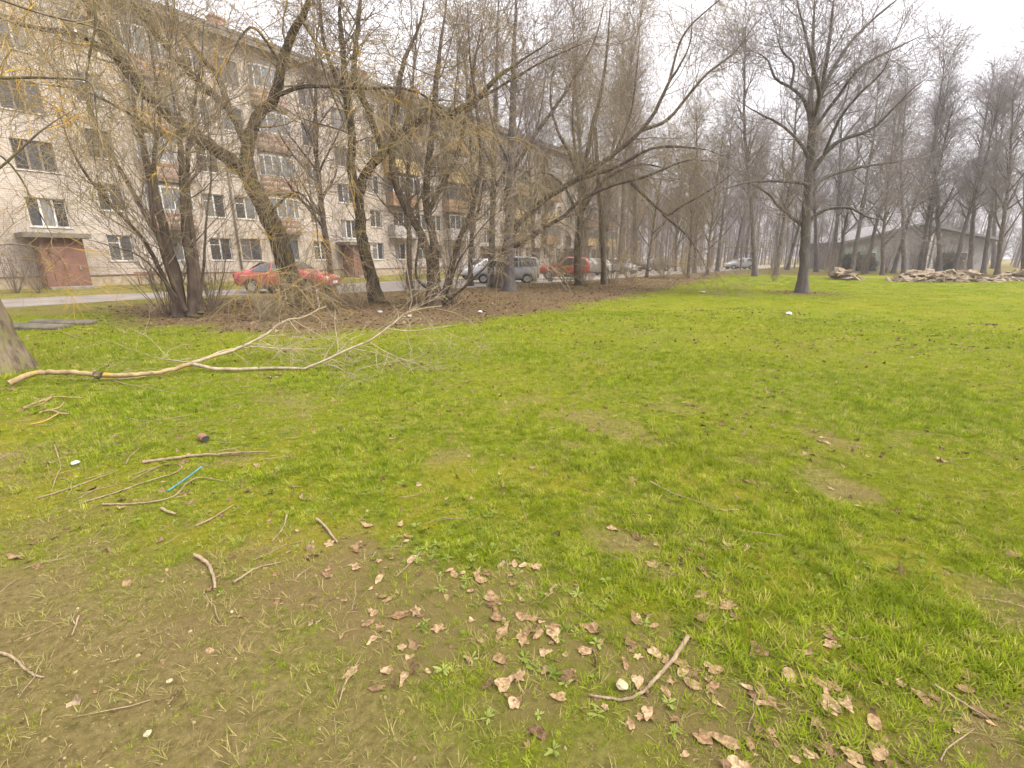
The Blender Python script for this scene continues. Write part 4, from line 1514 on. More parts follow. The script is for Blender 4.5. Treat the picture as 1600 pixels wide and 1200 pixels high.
# straight tall trees behind the minivan
for (lab, px, py, Y, pl, r0) in (
        ('tall straight trunk standing right in front of the grey minivan', 797, 456, 23.4, [(797, 458), (795, 400), (797, 300), (800, 200), (803, 100), (806, 0), (808, -70)], .27),
        ('slimmer straight tree just left of the minivan trunk', 768, 446, 27.0, [(767, 447), (769, 360), (772, 250), (775, 150), (777, 60), (780, -40)], .19)):
    tree('straight_tree', lab, 'tree', at(px, py, Y)[:2] + (0,), [(T(Y, *pl), r0, .06)],
         [(T(Y, (px + 3, 300), (px + 30, 240, .5), (px + 50, 160, .8), (px + 60, 60, 1)), .07, .02), (T(Y, (px + 1, 260), (px - 25, 200, -.5), (px - 40, 120, -.8), (px - 45, 20, -1)), .07, .02)],
         tweak(UPRIGHT, l0_zmin=4.0, l0_per_m=2.2, l0_len=(1.2, 4.0)), M['bark_grey'], M['twig_grey'])

# big willow reaching out to the right
Y = 26.0
tree('spreading_willow', 'big spreading willow reaching far out over the leaf litter', 'tree', at(783, 447, Y)[:2] + (0,),
     [(T(Y, (783, 449), (783, 420), (790, 388), (803, 360)), .28, .22)],
     [(T(Y, (795, 378), (815, 345), (857, 308, -.5), (905, 278, -1), (960, 240, -1.5), (1010, 195, -1.8), (1045, 130, -2), (1078, 70, -2), (1080, 0, -2)), .17, .04),
      (T(Y, (800, 388), (840, 362, -.8), (880, 338, -1.5), (905, 315, -2), (950, 292, -2.5), (1010, 275, -3), (1080, 250, -3), (1140, 262, -3)), .12, .03),
      (T(Y, (1000, 205, -1.8), (1045, 185, -1), (1100, 120, -.5), (1150, 80, 0), (1190, 20, .5)), .09, .03),
      (T(Y, (900, 282, -1), (960, 262, -2.2), (1020, 232, -3), (1090, 232, -3.5), (1135, 245, -3.5)), .09, .03),
      (T(Y, (985, 285, -2.8), (1040, 335, -3), (1060, 325, -3), (1120, 290, -3), (1180, 240, -3)), .07, .02),
      (T(Y, (800, 365), (790, 300, .5), (830, 220, 1), (880, 150, 1.2), (930, 60, 1.5), (950, -30, 1.5)), .12, .04),
      (T(Y, (1045, 130, -2), (1065, 60, -1.6), (1100, 20, -1.4), (1150, -20, -1)), .06, .02),
      (T(Y, (1035, 335, -3), (1070, 365, -3.3), (1095, 400, -3.4), (1105, 425, -3.4)), .05, .02)],
     tweak(WILLOW, l0_per_m=2.0, l1_per_m=2.8, l2_len=(.6, 2.0), l2_str=.35, l0_len=(1.2, 3.8)), M['bark_brown'], [M['twig_brown'], M['twig_ochre']])

# weeping willow with a curtain of twigs
Y = 28.5
tree('weeping_willow', 'weeping willow with a dense curtain of hanging ochre twigs', 'tree', at(905, 446, Y)[:2] + (0,),
     [(T(Y, (905, 447), (902, 400), (908, 340), (912, 290), (915, 250)), .22, .14), (T(Y, (944, 445, .6), (942, 390, .6), (938, 330, .6), (934, 270, .6), (930, 200, .6)), .17, .1)],
     [(T(Y, (912, 290), (890, 240, -.6), (870, 200, -1), (860, 150, -1.2), (870, 80, -1)), .12, .03),
      (T(Y, (915, 255), (925, 200, .4), (940, 140, .6), (950, 60, .8), (955, -20, .8)), .13, .04),
      (T(Y, (910, 330), (940, 285, -1), (980, 262, -1.6), (1020, 258, -2), (1060, 275, -2.2)), .10, .03),
      (T(Y, (905, 340), (880, 290, -1), (850, 270, -1.8), (820, 280, -2.2)), .09, .03),
      (T(Y, (908, 310), (915, 270, -1.6), (922, 255, -2.6), (930, 262, -3.4)), .09, .03),
      (T(Y, (936, 300, .6), (960, 240, 0), (985, 180, 0), (995, 110, 0), (1000, 40, 0)), .10, .03),
      (T(Y, (912, 300), (900, 250, 1), (895, 180, 1.4), (900, 100, 1.6), (905, 20, 1.6)), .10, .03)],
     [WILLOW[0] | dict(per_m=1.9, len=(.8, 2.2)), WILLOW[1] | dict(per_m=2.8, str=.35, len=(.8, 2.2)), WILLOW[2] | dict(per_m=4.0, len=(1.5, 5.5), K=8, str=.9, wander=.07, rmin=.006)], M['bark_brown'], [M['twig_ochre'], M['twig_ochre']])

# isolated tree on the lawn
Y = 22.1
tree('lawn_tree', 'solitary bare tree with a full crown standing on the lawn', 'tree', at(1253, 457, Y)[:2] + (0,),
     [(T(Y, (1253, 458), (1257, 400), (1260, 330), (1266, 250), (1270, 185)), .21, .16)],
     [(T(Y, (1268, 200), (1266, 150), (1272, 110, .3), (1270, 60, .5), (1273, 0, .6), (1270, -40, .6)), .11, .03),
      (T(Y, (1270, 190), (1283, 140), (1292, 90, -.3), (1298, 40, -.4), (1304, -10, -.5), (1308, -45, -.5)), .10, .03),
      (T(Y, (1282, 150), (1300, 110, .5), (1330, 65, .8), (1365, 30, 1), (1400, 0, 1), (1440, -40, 1)), .09, .03),
      (T(Y, (1268, 205), (1258, 160, .3), (1236, 137, .3), (1211, 122, .4), (1198, 92, .4), (1168, 76, .4)), .09, .025),
      (T(Y, (1236, 137, .3), (1240, 100, .6), (1222, 80, .8), (1210, 40, 1)), .06, .02),
      (T(Y, (1264, 250), (1252, 226, -.3), (1222, 196, -.6), (1187, 178, -.8), (1146, 153, -1)), .08, .02),
      (T(Y, (1262, 290), (1250, 285, -.5), (1205, 283, -1), (1163, 286, -1.4), (1120, 300, -1.6)), .085, .02),
      (T(Y, (1260, 355), (1246, 347, .3), (1215, 321, .6), (1200, 303, .9), (1160, 280, 1)), .09, .02),
      (T(Y, (1268, 270), (1284, 247, -.2), (1311, 221, -.4), (1359, 203, -.6), (1394, 172, -.8), (1428, 137, -1), (1464, 112, -1)), .10, .02),
      (T(Y, (1265, 300), (1288, 278, .4), (1345, 261, .8), (1394, 254, 1), (1440, 245, 1.2)), .095, .02),
      (T(Y, (1262, 345), (1288, 329, -.3), (1325, 324, -.7), (1360, 340, -1), (1400, 345, -1.2)), .085, .02),
      (T(Y, (1285, 247, -.2), (1310, 190, -1), (1340, 150, -1.4), (1380, 110, -1.8), (1400, 60, -2)), .07, .02),
      (T(Y, (1272, 180), (1280, 150, -1.2), (1270, 100, -2), (1255, 40, -2.4), (1240, -20, -2.6)), .09, .03),
      (T(Y, (1272, 200), (1310, 150, -.5), (1345, 105, -.8), (1400, 75, -.8), (1462, 45, -.8)), .08, .02),
      (T(Y, (1266, 230), (1290, 200, 1.4), (1320, 160, 2.2), (1330, 100, 2.6)), .08, .02)],
     tweak(UPRIGHT, l0_per_m=3.4, l0_trunk=.3, l0_t0=.15, l0_str=.16, l0_ang=(30, 60), l0_zmin=2.6, l0_len=(.8, 2.4), l1_ang=(30, 65), l2_ang=(30, 70), l1_wander=.15), M['bark_grey'], M['twig_grey'])

# big trunk cut by the picture's edge, its lichen branches overhang the view
Y = 6.6
b0 = at(-22, 588, Y)[:2] + (0,)
tree('old_trunk', 'thick grey bark trunk at the left edge with overhanging lichen twigs', 'tree', b0,
     [(T(Y, (-20, 590), (-32, 540), (-60, 470), (-105, 380), (-150, 260), (-180, 100), (-190, -80), (-200, -260)), .40, .26)],
     [(T(Y, (-165, 200), (-90, 130, .3), (0, 122, .6), (90, 122, .8), (140, 128, 1), (150, 170, 1.1), (155, 250, 1.2)), .030, .008),
      (T(Y, (-120, 330), (-60, 300, .2), (0, 262, .4), (70, 200, .5), (135, 160, .7)), .022, .007),
      (T(Y, (-190, 0), (-100, -80, .5), (20, -110, .9), (120, -60, 1.2), (150, 20, 1.3), (135, 120, 1.4), (145, 220, 1.4), (160, 330, 1.5)), .032, .006),
      (T(Y, (-170, 180), (-80, 210, .5), (10, 250, 1), (60, 330, 1.3), (100, 400, 1.5)), .02, .006),
      (T(Y, (-190, 60), (-60, -10, 1.2), (60, 20, 2), (180, 60, 2.6), (230, 160, 2.8), (245, 260, 2.9)), .028, .006),
      (T(Y, (-110, 370), (-40, 385, .6), (30, 382, 1), (90, 400, 1.4), (110, 440, 1.6)), .016, .005)],
     [WILLOW[0] | dict(per_m=5.6, len=(.3, 1.1), K=7, rmax=.010, rmin=.005, tip=.003, trunk=0.0, str=-.06, t0=.25), WILLOW[1] | dict(per_m=5, len=(.2, .6), rmin=.0032, rmax=.005, tip=.0024, str=.12), WILLOW[2] | dict(per_m=5.5, len=(.12, .4), rmin=.0024, rmax=.0032, tip=.0018, str=.25)],
     M['bark_near'], [M['twig_lichen'], M['twig_ochre']])


# ---- generic bare trees for the far edges
def generic(h, seed_lean, spread, dens, mat, tm, name, thin=False, low=.22):
    tr = [np.array((0, 0, 0.0))]
    d = np.array([seed_lean * .3, 0, 1.0])
    n = 8
    for i in range(n):
        d = norm(d + rng.standard_normal(3) * .05 + np.array([0, 0, .12]))
        tr.append(tr[-1] + d * h / n)
    limbs = []
    cc = catmull(tr, 6)
    nl = int(h * dens)
    for i in range(nl):
        t = rng.uniform(low, .92)
        p0 = cc[int(t * (len(cc) - 1))]
        a = rng.uniform(0, 2 * math.pi)
        L_ = spread * (1.15 - t) * rng.uniform(.6, 1.2) + .8
        el = rng.uniform(.35, .9) + t * .5
        q = [p0]
        dd = np.array([math.cos(a) * math.cos(el), math.sin(a) * math.cos(el), math.sin(el)])
        for j in range(4):
            dd = norm(dd + np.array([0, 0, .16]) + rng.standard_normal(3) * .12)
            q.append(q[-1] + dd * L_ / 4)
        limbs.append((q, .016 * h * (1 - t) * .32 + .02, .012))
    lv = [dict(per_m=2.8, len=(.8, 2.2), K=6, wander=.12, trop=(0, 0, 1), str=.16, ang=(25, 60), rk=.5, rmax=.03, rmin=.012, tip=.008, trunk=.35, t0=.15, zmin=h * low * .7),
          dict(per_m=3.0, len=(.5, 1.5), K=4, wander=.12, trop=(0, 0, 1), str=.10, ang=(25, 60), rk=.6, rmin=.009, rmax=.014, tip=.007),
          dict(per_m=1.6, len=(.4, 1.0), K=3, wander=.12, trop=(0, 0, 1), str=.05, ang=(25, 60), rk=.6, rmin=.008, rmax=.010, tip=.006)]
    return tree(name, 'x', 'tree', (0, 0, 0), [(tr, h * .0095 + .03, .025)], limbs, lv, mat, tm, sides=8, wiggle=.04)


def place(proto, spots, labels, group):
    """spots: (px, base py, scale, rotation); the prototype takes the first"""
    for i, (px, py, sc, rz) in enumerate(spots):
        o = proto if i == 0 else copy_tree(proto)
        g_ = G(px, py)
        o.location = (g_[0], g_[1], -0.03)
        o.rotation_mode = 'ZYX'
        o.rotation_euler = (rng.normal(0, .02), -0.12 * max(0, (px - 1000) / 500) + rng.normal(0, .025), rz)
        o.scale = (sc, sc, sc * rng.uniform(.94, 1.06))
        put(o, label=labels[i] if isinstance(labels, list) else ELS.get(px, labels), category='tree', group=group)


GA = generic(20, .3, 4.2, 1.3, M['bark_grey'], M['twig_grey'], 'edge_tree')
GB = generic(22, -.2, 3.2, 1.5, M['bark_grey'], M['twig_grey'], 'edge_tree', low=.3)
GC = generic(17, .1, 5.0, 1.6, M['bark_brown'], M['twig_grey'], 'edge_tree', low=.18)
GD = generic(24, .05, 2.4, 1.7, M['bark_grey'], M['twig_grey'], 'poplar_tree', low=.2)
EL = 'bare grey tree in the row along the far edge of the lawn'
ELS = {1330: 'bare tree rising right beside the small earth heap', 1468: 'bare tree behind the middle of the long earth heap', 1600: 'bare tree on the right picture edge behind the second heap',
       1180: 'bare tree just right of the far white car', 1515: 'bare tree behind the right end of the long earth heap', 1395: 'bare tree behind the left tip of the long earth heap',
       1212: 'bare tree between the far white car and the solitary lawn tree', 1558: 'bare tree in the gap between the two big earth heaps', 1378: 'smaller bare tree left of the long earth heap',
       1352: 'slim bare tree before the left wing of the grey house', 1412: 'slim bare tree at the left part of the long heap', 1436: 'slim bare tree in front of the house pillars', 1490: 'slim bare tree before the rusty house door', 1536: 'slim bare tree at the right corner of the grey house', 1300: 'slim bare tree left of the small earth heap', 1275: 'slim bare tree close behind the solitary lawn tree',
       1105: 'small bare tree where the leaf litter ends', 1085: 'bare tree left of the far white car'}
EG = 'bare trees along the far lawn edge'
place(GA, [(1330, 430, .95, .4), (1468, 428, 1.05, 1.9), (1600, 428, 1.05, 3.0), (1120, 424, .9, 4.4), (1230, 422, 1.0, 5.5), (1700, 430, 1.0, 1)], EL, EG)
place(GB, [(1180, 432, .92, .2), (1515, 426, 1.0, 1.1), (1395, 427, .85, 2.9), (1212, 431, .85, 4.2), (1085, 427, .8, 5.2), (1552, 420, 1.1, .9), (1640, 424, 1.0, 2), (1145, 419, 1.0, 2.2), (1352, 427, .8, 3.1), (1412, 429, .78, .4), (1436, 427, .85, 1.6), (1490, 429, .8, 2.5), (1536, 428, .85, 4.4), (1300, 427, .85, 5.0), (1275, 425, .9, .8)], EL, EG)
place(GC, [(1558, 430, 1.0, 2.2), (1378, 430, .8, .9), (1442, 424, 1.0, 4.0), (1105, 430, .75, 1.3), (1255, 421, 1.1, 2.8), (1310, 424, 1.0, 5.9), (1055, 424, .85, .6)], EL, EG)
place(GD, [(905, 427, 1.1, 1.4), (938, 427, 1.1, 3.7), (968, 428, 1.0, 4.9), (990, 426, 1.0, .9), (1165, 418, 1.0, 4.1)],
      'tall narrow bare poplar rising behind the weeping willow', 'poplars behind the willows')
# smaller thin trees between the big ones, by the building
GE = generic(13, .2, 2.6, 1.6, M['bark_brown'], M['twig_brown'], 'young_tree', low=.15)
YG = 'young trees beside the road'
place(GE, [(735, 447, 1.0, .5), (640, 452, 1.0, 2), (520, 455, 1.05, 3.3), (835, 440, .9, 4.6), (1010, 434, .8, 1.2), (1075, 434, .7, 5.8)],
      ['young bare tree behind the middle multi stemmed tree', 'thin bare tree just left of the multi stemmed one', 'thin bare tree behind the nose of the red sedan', 'thin bare tree between minivan and off-roader',
       'thin bare tree right of the hanging willow curtain', 'thin bare tree at the end of the leaf litter'], YG)


# ---- shrubs: sprays of thin shoots
def shrub(n, h, spread, mat, name, twigs=True):
    root = empty(name)
    a = rng.uniform(0, 2 * math.pi, n)
    r_ = .15 * np.sqrt(rng.uniform(0, 1, n))
    st_ = np.stack([r_ * np.cos(a), r_ * np.sin(a), np.zeros(n)], -1)
    di = np.stack([np.cos(a) * spread, np.sin(a) * spread, np.ones(n)], -1) + rng.standard_normal((n, 3)) * .18
    p_ = grow(st_, di, rng.uniform(.5, 1.1, n) * h, 8, .09, (0, 0, 1), .1)
    rad = taper(rng.uniform(.008, .016, n), np.full(n, .004), 8)
    out = [(p_, rad, 4)]
    ss_, dd, pr, t, ix = sprout(p_, rad, np.full(n, 9), .2, 1, (25, 60))
    q_ = grow(ss_, dd, rng.uniform(.2, .6, len(ss_)) * h * .4, 5, .14, (0, 0, 1), .1)
    rq = taper(np.full(len(ss_), .0055), np.full(len(ss_), .0035), 5)
    out.append((q_, rq, 3))
    s3, d3, pr, t, ix = sprout(q_, rq, np.full(len(q_), 3), .2, 1, (30, 70))
    out.append((grow(s3, d3, rng.uniform(.1, .3, len(s3)) * h * .3, 4, .14, (0, 0, 1), 0), taper(np.full(len(s3), .0042), np.full(len(s3), .003), 4), 3))
    vv, qq = tubes(out[:1])
    put(link('stems', mesh_np('stems', vv, qq, mat=mat), root), kind='stuff')
    vv, qq = tubes(out[1:])
    put(link('twigs', mesh_np('twigs', vv, qq, mat=mat), root), kind='stuff')
    return root


def place_shrub(proto, spots, group, cat='shrub'):
    for i, (px, py, sc, lab) in enumerate(spots):
        o = proto if i == 0 else copy_tree(proto)
        g_ = G(px, py)
        o.location = (g_[0], g_[1], -0.02)
        o.rotation_euler = (0, 0, rng.uniform(0, 6.28))
        o.scale = (sc, sc, sc)
        put(o, label=lab, category=cat, group=group)


SHG = 'bare shrubs by the road'
place_shrub(shrub(26, 3.6, .35, M['twig_brown'], 'bare_shrub'), [
    (262, 492, 1.0, 'bare shoots around the foot of the left clump tree'), (330, 486, .8, 'bare shoots just right of the left clump tree'), (705, 476, 1.0, 'dark spray of shoots right of the middle tree foot'),
    (650, 474, .7, 'short bare shoots left of the middle tree foot'), (25, 458, .8, 'dark bare shrub left of the brown porch'), (62, 458, .7, 'dark bare shrub touching the brown porch'),
    (860, 440, .9, 'bare shoots in front of the bright red off-roader'), (1100, 434, .9, 'bare shoots where leaf litter meets the far trees'), (1296, 431, .8, 'bare shoots beside the small earth heap'), (1348, 429, 1.1, 'brown brush before the left wing of the house'), (1385, 426, 1.2, 'brown brush left of the long heap before the house'), (1460, 426, 1.3, 'brown brush behind the middle of the long heap'), (1425, 427, 1.2, 'brown brush behind the long heap under the gable'), (1505, 427, 1.2, 'brown brush behind the right end of the long heap'), (1210, 440, .5, 'low shoots left of the solitary lawn tree')], SHG)
place_shrub(shrub(34, 2.6, .5, M['twig_ochre'], 'bare_shrub'), [
    (1038, 435, 1.15, 'greenish upright shrub right of the far silver car'), (470, 480, .6, 'ochre shoots at the foot of the leaning willow'), (915, 446, .8, 'ochre shoots at the foot of the weeping willow'), (1072, 432, 1.0, 'greenish shrub near the end of the road'), (955, 443, 1.3, 'tall ochre thicket right of the weeping willow'), (985, 440, 1.2, 'ochre thicket in front of the far silver car'), (885, 445, 1.2, 'ochre thicket left of the weeping willow'),
    (1248, 457, .35, 'thin suckers at the foot of the lawn tree'), (515, 482, .55, 'ochre thicket behind the fallen branch tips'), (420, 500, .45, 'low ochre thicket left of the leaning willow foot'), (560, 480, .5, 'ochre shoots at the foot of the forked tree')], SHG)
# far wood behind everything: reads as one mass of thin trunks and twigs
out = []
n = 430
fa = np.radians(rng.uniform(4, 52, n))
fr_ = rng.uniform(70, 150, n)
fr_ = np.where(np.abs(np.degrees(fa) - 41) < 8, np.maximum(fr_, 112), fr_)
fr_ = np.where((np.degrees(fa) > 28) & (rng.uniform(0, 1, n) < .35), 150, fr_)
base_ = np.stack([fr_ * np.sin(fa), fr_ * np.cos(fa), np.zeros(n)], -1)
tp = grow(base_, np.tile([0, 0, 1.0], (n, 1)), np.where(np.degrees(fa) > 28, rng.uniform(7, 15, n), rng.uniform(9, 19, n)), 6, .04, (0, 0, 1), .1)
trad = taper(rng.uniform(.08, .17, n), np.full(n, .02), 6)
out.append((tp, trad, 5))
ss_, dd, pr, t, ix = sprout(tp, trad, np.full(n, 24), .02, 1, (25, 60))
bp_ = grow(ss_, dd, rng.uniform(1.5, 4.0, len(ss_)), 4, .12, (0, 0, 1), .2)
brad = taper(np.full(len(ss_), .028), np.full(len(ss_), .012), 4)
out.append((bp_, brad, 3))
ss_, dd, pr, t, ix = sprout(bp_, brad, np.full(len(bp_), 5), .2, 1, (25, 60))
out.append((grow(ss_, dd, rng.uniform(.8, 2.0, len(ss_)), 3, .12, (0, 0, 1), .1), taper(np.full(len(ss_), .014), np.full(len(ss_), .009), 3), 3))
vv, qq = tubes(out)
put(link('far_wood', mesh_np('far_wood', vv, qq, mat=M['twig_grey'])), kind='stuff', label='hazy mass of thin bare trees far behind the lawn', category='wood')
# ------------------------------------------------------------------ house at the far right
M['house_wall'] = plain('house_render', (0.25, 0.24, 0.245), 0.85, 0.15, 1)
M['house_green'] = plain('house_green_boards', (0.24, 0.27, 0.24), 0.85, 0.15, 1)
M['house_roof'] = plain('house_roof_sheet', (0.16, 0.15, 0.15), 0.7, 0.2, 1)
M['pale'] = plain('pale_render', (0.48, 0.46, 0.46), 0.8, 0.1, 2)
M['rust'] = plain('rust_boards', (0.30, 0.14, 0.07), 0.8, 0.25, 2)
HY = 66.0
hx = at(1425, 400, HY)[0]
house = empty('gable_house', (hx, HY, 0))
put(house, label='grey gabled house standing behind the earth heaps', category='house')
m1 = at(1315, 400, HY)[0] - hx
m2 = at(1545, 400, HY)[0] - hx
zr = at(1425, 352, HY)[2]
zl_ = at(1315, 381, HY)[2]
zr2 = at(1545, 377, HY)[2]
MB().prism([(m1, 0, -.3), (m2, 0, -.3), (m2, 0, zr2), (0, 0, zr), (m1, 0, zl_)], (0, 9, 0)).build('wall', M['house_wall'], house)
MB().prism([(m1 - .8, -.9, zl_ - .05), (0, -.9, zr + .06), (m2 + .8, -.9, zr2 - .05), (m2 + .8, -.9, zr2 + .22), (0, -.9, zr + .36), (m1 - .8, -.9, zl_ + .22)], (0, 11, 0)).build('roof', M['house_roof'], house)
MB().box(m1 + .2, m1 + 5.5, -.14, -.01, .2, zl_ - .3).build('board_cladding', M['house_green'], house)
for i, px in enumerate((1441, 1453)):
    xx_ = at(px, 400, HY)[0] - hx
    MB().box(xx_ - .35, xx_ + .35, -.7, -.02, -.2, zr - 1.1).build('pillar', M['pale'], house)
for x0_ in (m1 + 1.2, m1 + 3.4, 3.4, 6.2):
    w_ = MB().box(x0_, x0_ + 1.1, -.2, -.15, 1.1, 2.3).build('window', M['white_frame'], house)
    MB().box(x0_ + .1, x0_ + 1.0, -.23, -.203, 1.2, 2.2).build('pane', M['glass'], w_)
MB().box(at(1484, 400, HY)[0] - hx, at(1494, 400, HY)[0] - hx, -.3, -.02, 0, 2.0).build('door', M['rust'], house)
# dark evergreen shrubs beside it
M['evergreen'] = plain('evergreen_needles', (0.035, 0.05, 0.03), 0.8, 0.4, 8)
for px, sc, lab in ((1330, .8, 'dark evergreen bush left of the grey gabled house'), (1352, .6, 'smaller dark evergreen bush before the green boards'), (1478, .8, 'dark evergreen bush right of the pale pillars')):
    g_ = at(px, 420, 58.0)
    o = empty('evergreen_bush', (g_[0], 58.0, 0))
    put(o, label=lab, category='bush', group='evergreen bushes by the house')
    n = 1500
    u = norm(rng.standard_normal((n, 3))) * (rng.uniform(0, 1, n) ** .4)[:, None] * np.array([1.3, 1.3, 1.5]) * sc
    u[:, 2] = np.abs(u[:, 2] + 1.0 * sc)
    q = grow(u, norm(u - np.array([0, 0, .6])) + rng.standard_normal((n, 3)) * .5, rng.uniform(.2, .8, n), 3, .25, (0, 0, 1), .1)
    vv, qq = tubes([(q, taper(np.full(n, .05), np.full(n, .01), 3), 3)])
    link('foliage', mesh_np('foliage', vv, qq, mat=M['evergreen']), o)
    MB().cyl((0, 0, -.1), (0, 0, 1.2 * sc), .08, .04, 6).build('stem', M['bark_brown'], o)

# ------------------------------------------------------------------ heaps of broken earth slabs
M['slab_tan'] = plain('tan_earth_slab', (0.22, 0.168, 0.112), 0.95, 0.5, 3.5)
STONES = []
for i in range(6):
    bm = bmesh.new()
    bmesh.ops.create_cube(bm, size=1)
    bmesh.ops.subdivide_edges(bm, edges=bm.edges[:], cuts=1, use_grid_fill=True)
    for v in bm.verts:
        k = .62 if sum(abs(c_) > .4 for c_ in v.co) == 3 else 1
        v.co = Vector((v.co.x * k, v.co.y * k, v.co.z * .55 * k)) + Vector(rng.normal(0, .11, 3))
    me_ = bpy.data.meshes.new('slab')
    bm.to_mesh(me_)
    bm.free()
    me_.materials.append(M['slab_tan'])
    STONES.append(me_)


def heap(lab, px0, px1, pyb, h, n):
    a_, b_ = np.array(G(px0, pyb)), np.array(G(px1, pyb))
    ctr = (a_ + b_) / 2
    ln = np.linalg.norm(b_ - a_)
    dr = (b_ - a_) / ln
    o = empty('earth_heap', tuple(ctr))
    put(o, label=lab, category='heap', group='earth heaps at the lawn edge')
    # core mound under the slabs
    k1, k2 = 26, 9
    V, Q = [], []
    for i in range(k1):
        t = i / (k1 - 1) * 2 - 1
        for j in range(k2):
            s_ = j / (k2 - 1) * 2 - 1
            z_ = h * .8 * max(0, 1 - abs(t) ** 3) * max(0, 1 - s_ * s_) * rng.uniform(.75, 1.1) - .08
            V.append((dr[0] * t * ln / 2, dr[1] * t * ln / 2 + s_ * 1.3, z_))
    for i in range(k1 - 1):
        for j in range(k2 - 1):
            Q.append((i * k2 + j, (i + 1) * k2 + j, (i + 1) * k2 + j + 1, i * k2 + j + 1))
    link('mound', mesh_np('mound', V, Q, None, M['slab_tan'], False), o)
    for i in range(n):
        t = rng.uniform(-1, 1)
        s_ = rng.uniform(-1, .6)
        z_ = h * .85 * max(.05, 1 - abs(t) ** 3) * (1 - s_ * s_) * rng.uniform(.6, 1.05)
        q = link('slab', STONES[i % 6], o, (dr[0] * t * ln / 2, dr[1] * t * ln / 2 + s_ * 1.2, z_), (rng.normal(0, .3), rng.normal(0, .25), rng.uniform(0, 6.28)))
        f = rng.uniform(.2, .75) * (.6 + .4 * h)
        q.scale = (f * 1.25, f, f * rng.uniform(.5, .9))


heap('long heap of tan broken earth slabs before the house', 1402, 1542, 440, .85, 110)
heap('tan earth heap cut off by the right picture edge', 1552, 1680, 438, .85, 80)
heap('small tan earth heap right of the lawn tree', 1302, 1330, 437, .75, 26)

# ------------------------------------------------------------------ fallen branch
def stick_obj(name, lab, cat, curves, mat, levels=None, group=None, twig_mat=None, ground_z=True):
    """curves: list of (polyline, r0, r1); the first is the main piece"""
    b_ = np.array(curves[0][0][0], float)
    b_[2] = 0
    root = empty(name, tuple(b_))
    put(root, label=lab, category=cat, group=group)
    allp = []
    for i, (P_, r0, r1) in enumerate(curves):
        c = catmull(P_, 6)
        K = max(6, min(40, len(c)))
        c, ln = resample(c, K)
        c[1:-1] += rng.normal(0, .16 * r0, (K - 2, 3)) * (0 if 'straw' in name else 1)
        t = np.linspace(0, 1, K)
        c[:, 2] = np.maximum(c[:, 2], gheight(c[:, 0], c[:, 1]) + .7 * (r0 * (1 - t) + r1 * t) + (.02 if r0 > .02 else .004))
        rad = (r0 * (1 - t) + r1 * t) * (1 + rng.normal(0, .05, K))
        vv, qq = tubes([((c - b_)[None], rad[None], 8)], .04)
        link('branch', mesh_np('branch', vv, qq, mat=mat[min(i, len(mat) - 1)]), root)
        allp.append((resample(c, 14)[0], np.interp(np.linspace(0, 1, 14), t, rad), ln))
    if levels:
        P_, Rr, Ln = np.stack([a[0] for a in allp]), np.stack([a[1] for a in allp]), np.array([a[2] for a in allp])
        outs = []
        for lv in levels:
            npp = np.round(Ln * lv['per_m']).astype(int)
            if not outs:
                npp[0] = 2
            s_, d_, pr, t, ix = sprout(P_, Rr, npp, .2, 1, (30, 65))
            l_ = rng.uniform(*lv['len'], len(s_))
            p_ = grow(s_, d_, l_, 7, .16, (0, 0, -1), lv['str'])
            gz = gheight(p_[..., 0], p_[..., 1]) + .008
            p_[..., 2] = np.maximum(p_[..., 2], gz)
            rr_ = taper(np.clip(pr * .5, lv['r'] * .6, lv['r']), np.full(len(s_), lv['r'] * .35), 7)
            outs.append((p_ - b_, rr_, 4))
            P_, Rr, Ln = p_, rr_, l_
        vv, qq = tubes(outs)
        put(link('twigs', mesh_np('twigs', vv, qq, mat=twig_mat or mat[-1]), root), kind='stuff')
    return root


def GL(pts, dz=0.015):
    return [G(px, py, dz) for px, py in pts]


stick_obj('fallen_branch', 'long fallen branch with yellow lichen lying across the lawn', 'branch',
          [(T(0, (14, 599, 5.75), (55, 583, 5.95), (110, 582, 6.0), (155, 586, 6.02), (200, 586, 6.1), (240, 583, 6.25), (270, 577, 6.4), (300, 567, 6.6)), .036, .028),
           (T(0, (298, 568, 6.6), (335, 556, 6.8), (372, 545, 7.0), (410, 526, 7.2), (446, 501, 7.4), (475, 495, 7.5), (510, 478, 7.6)), .028, .008),
           (T(0, (298, 569, 6.6), (345, 577, 6.6), (400, 577, 6.65), (432, 578, 6.7), (453, 582, 6.7), (500, 567, 6.7), (550, 543, 6.9), (580, 530, 7.1), (612, 508, 7.3), (640, 487, 7.5), (690, 478, 7.6)), .027, .007),
           (T(0, (318, 561, 6.7), (350, 548, 7.1), (400, 542, 7.5), (450, 545, 7.9), (510, 545, 8.2)), .014, .005),
           (T(0, (575, 533, 7.1), (600, 548, 6.9), (630, 562, 6.7), (655, 569, 6.6)), .008, .003),
           (T(0, (503, 567, 6.8), (530, 575, 6.7), (550, 588, 6.5), (565, 596, 6.4)), .008, .003),
           (T(0, (606, 514, 7.3), (640, 517, 7.6), (680, 512, 7.9), (720, 507, 8.1)), .008, .003),
           (T(0, (300, 567, 6.6), (262, 562, 6.9), (248, 560, 7.1)), .012, .005)],
          [M['deadwood_lichen'], M['deadwood'], M['deadwood']],
          [dict(per_m=5.5, len=(.35, 1.4), str=.22, r=.007), dict(per_m=4.5, len=(.15, .7), str=.15, r=.004), dict(per_m=3.5, len=(.1, .35), str=.1, r=.003)], twig_mat=M['deadwood'])

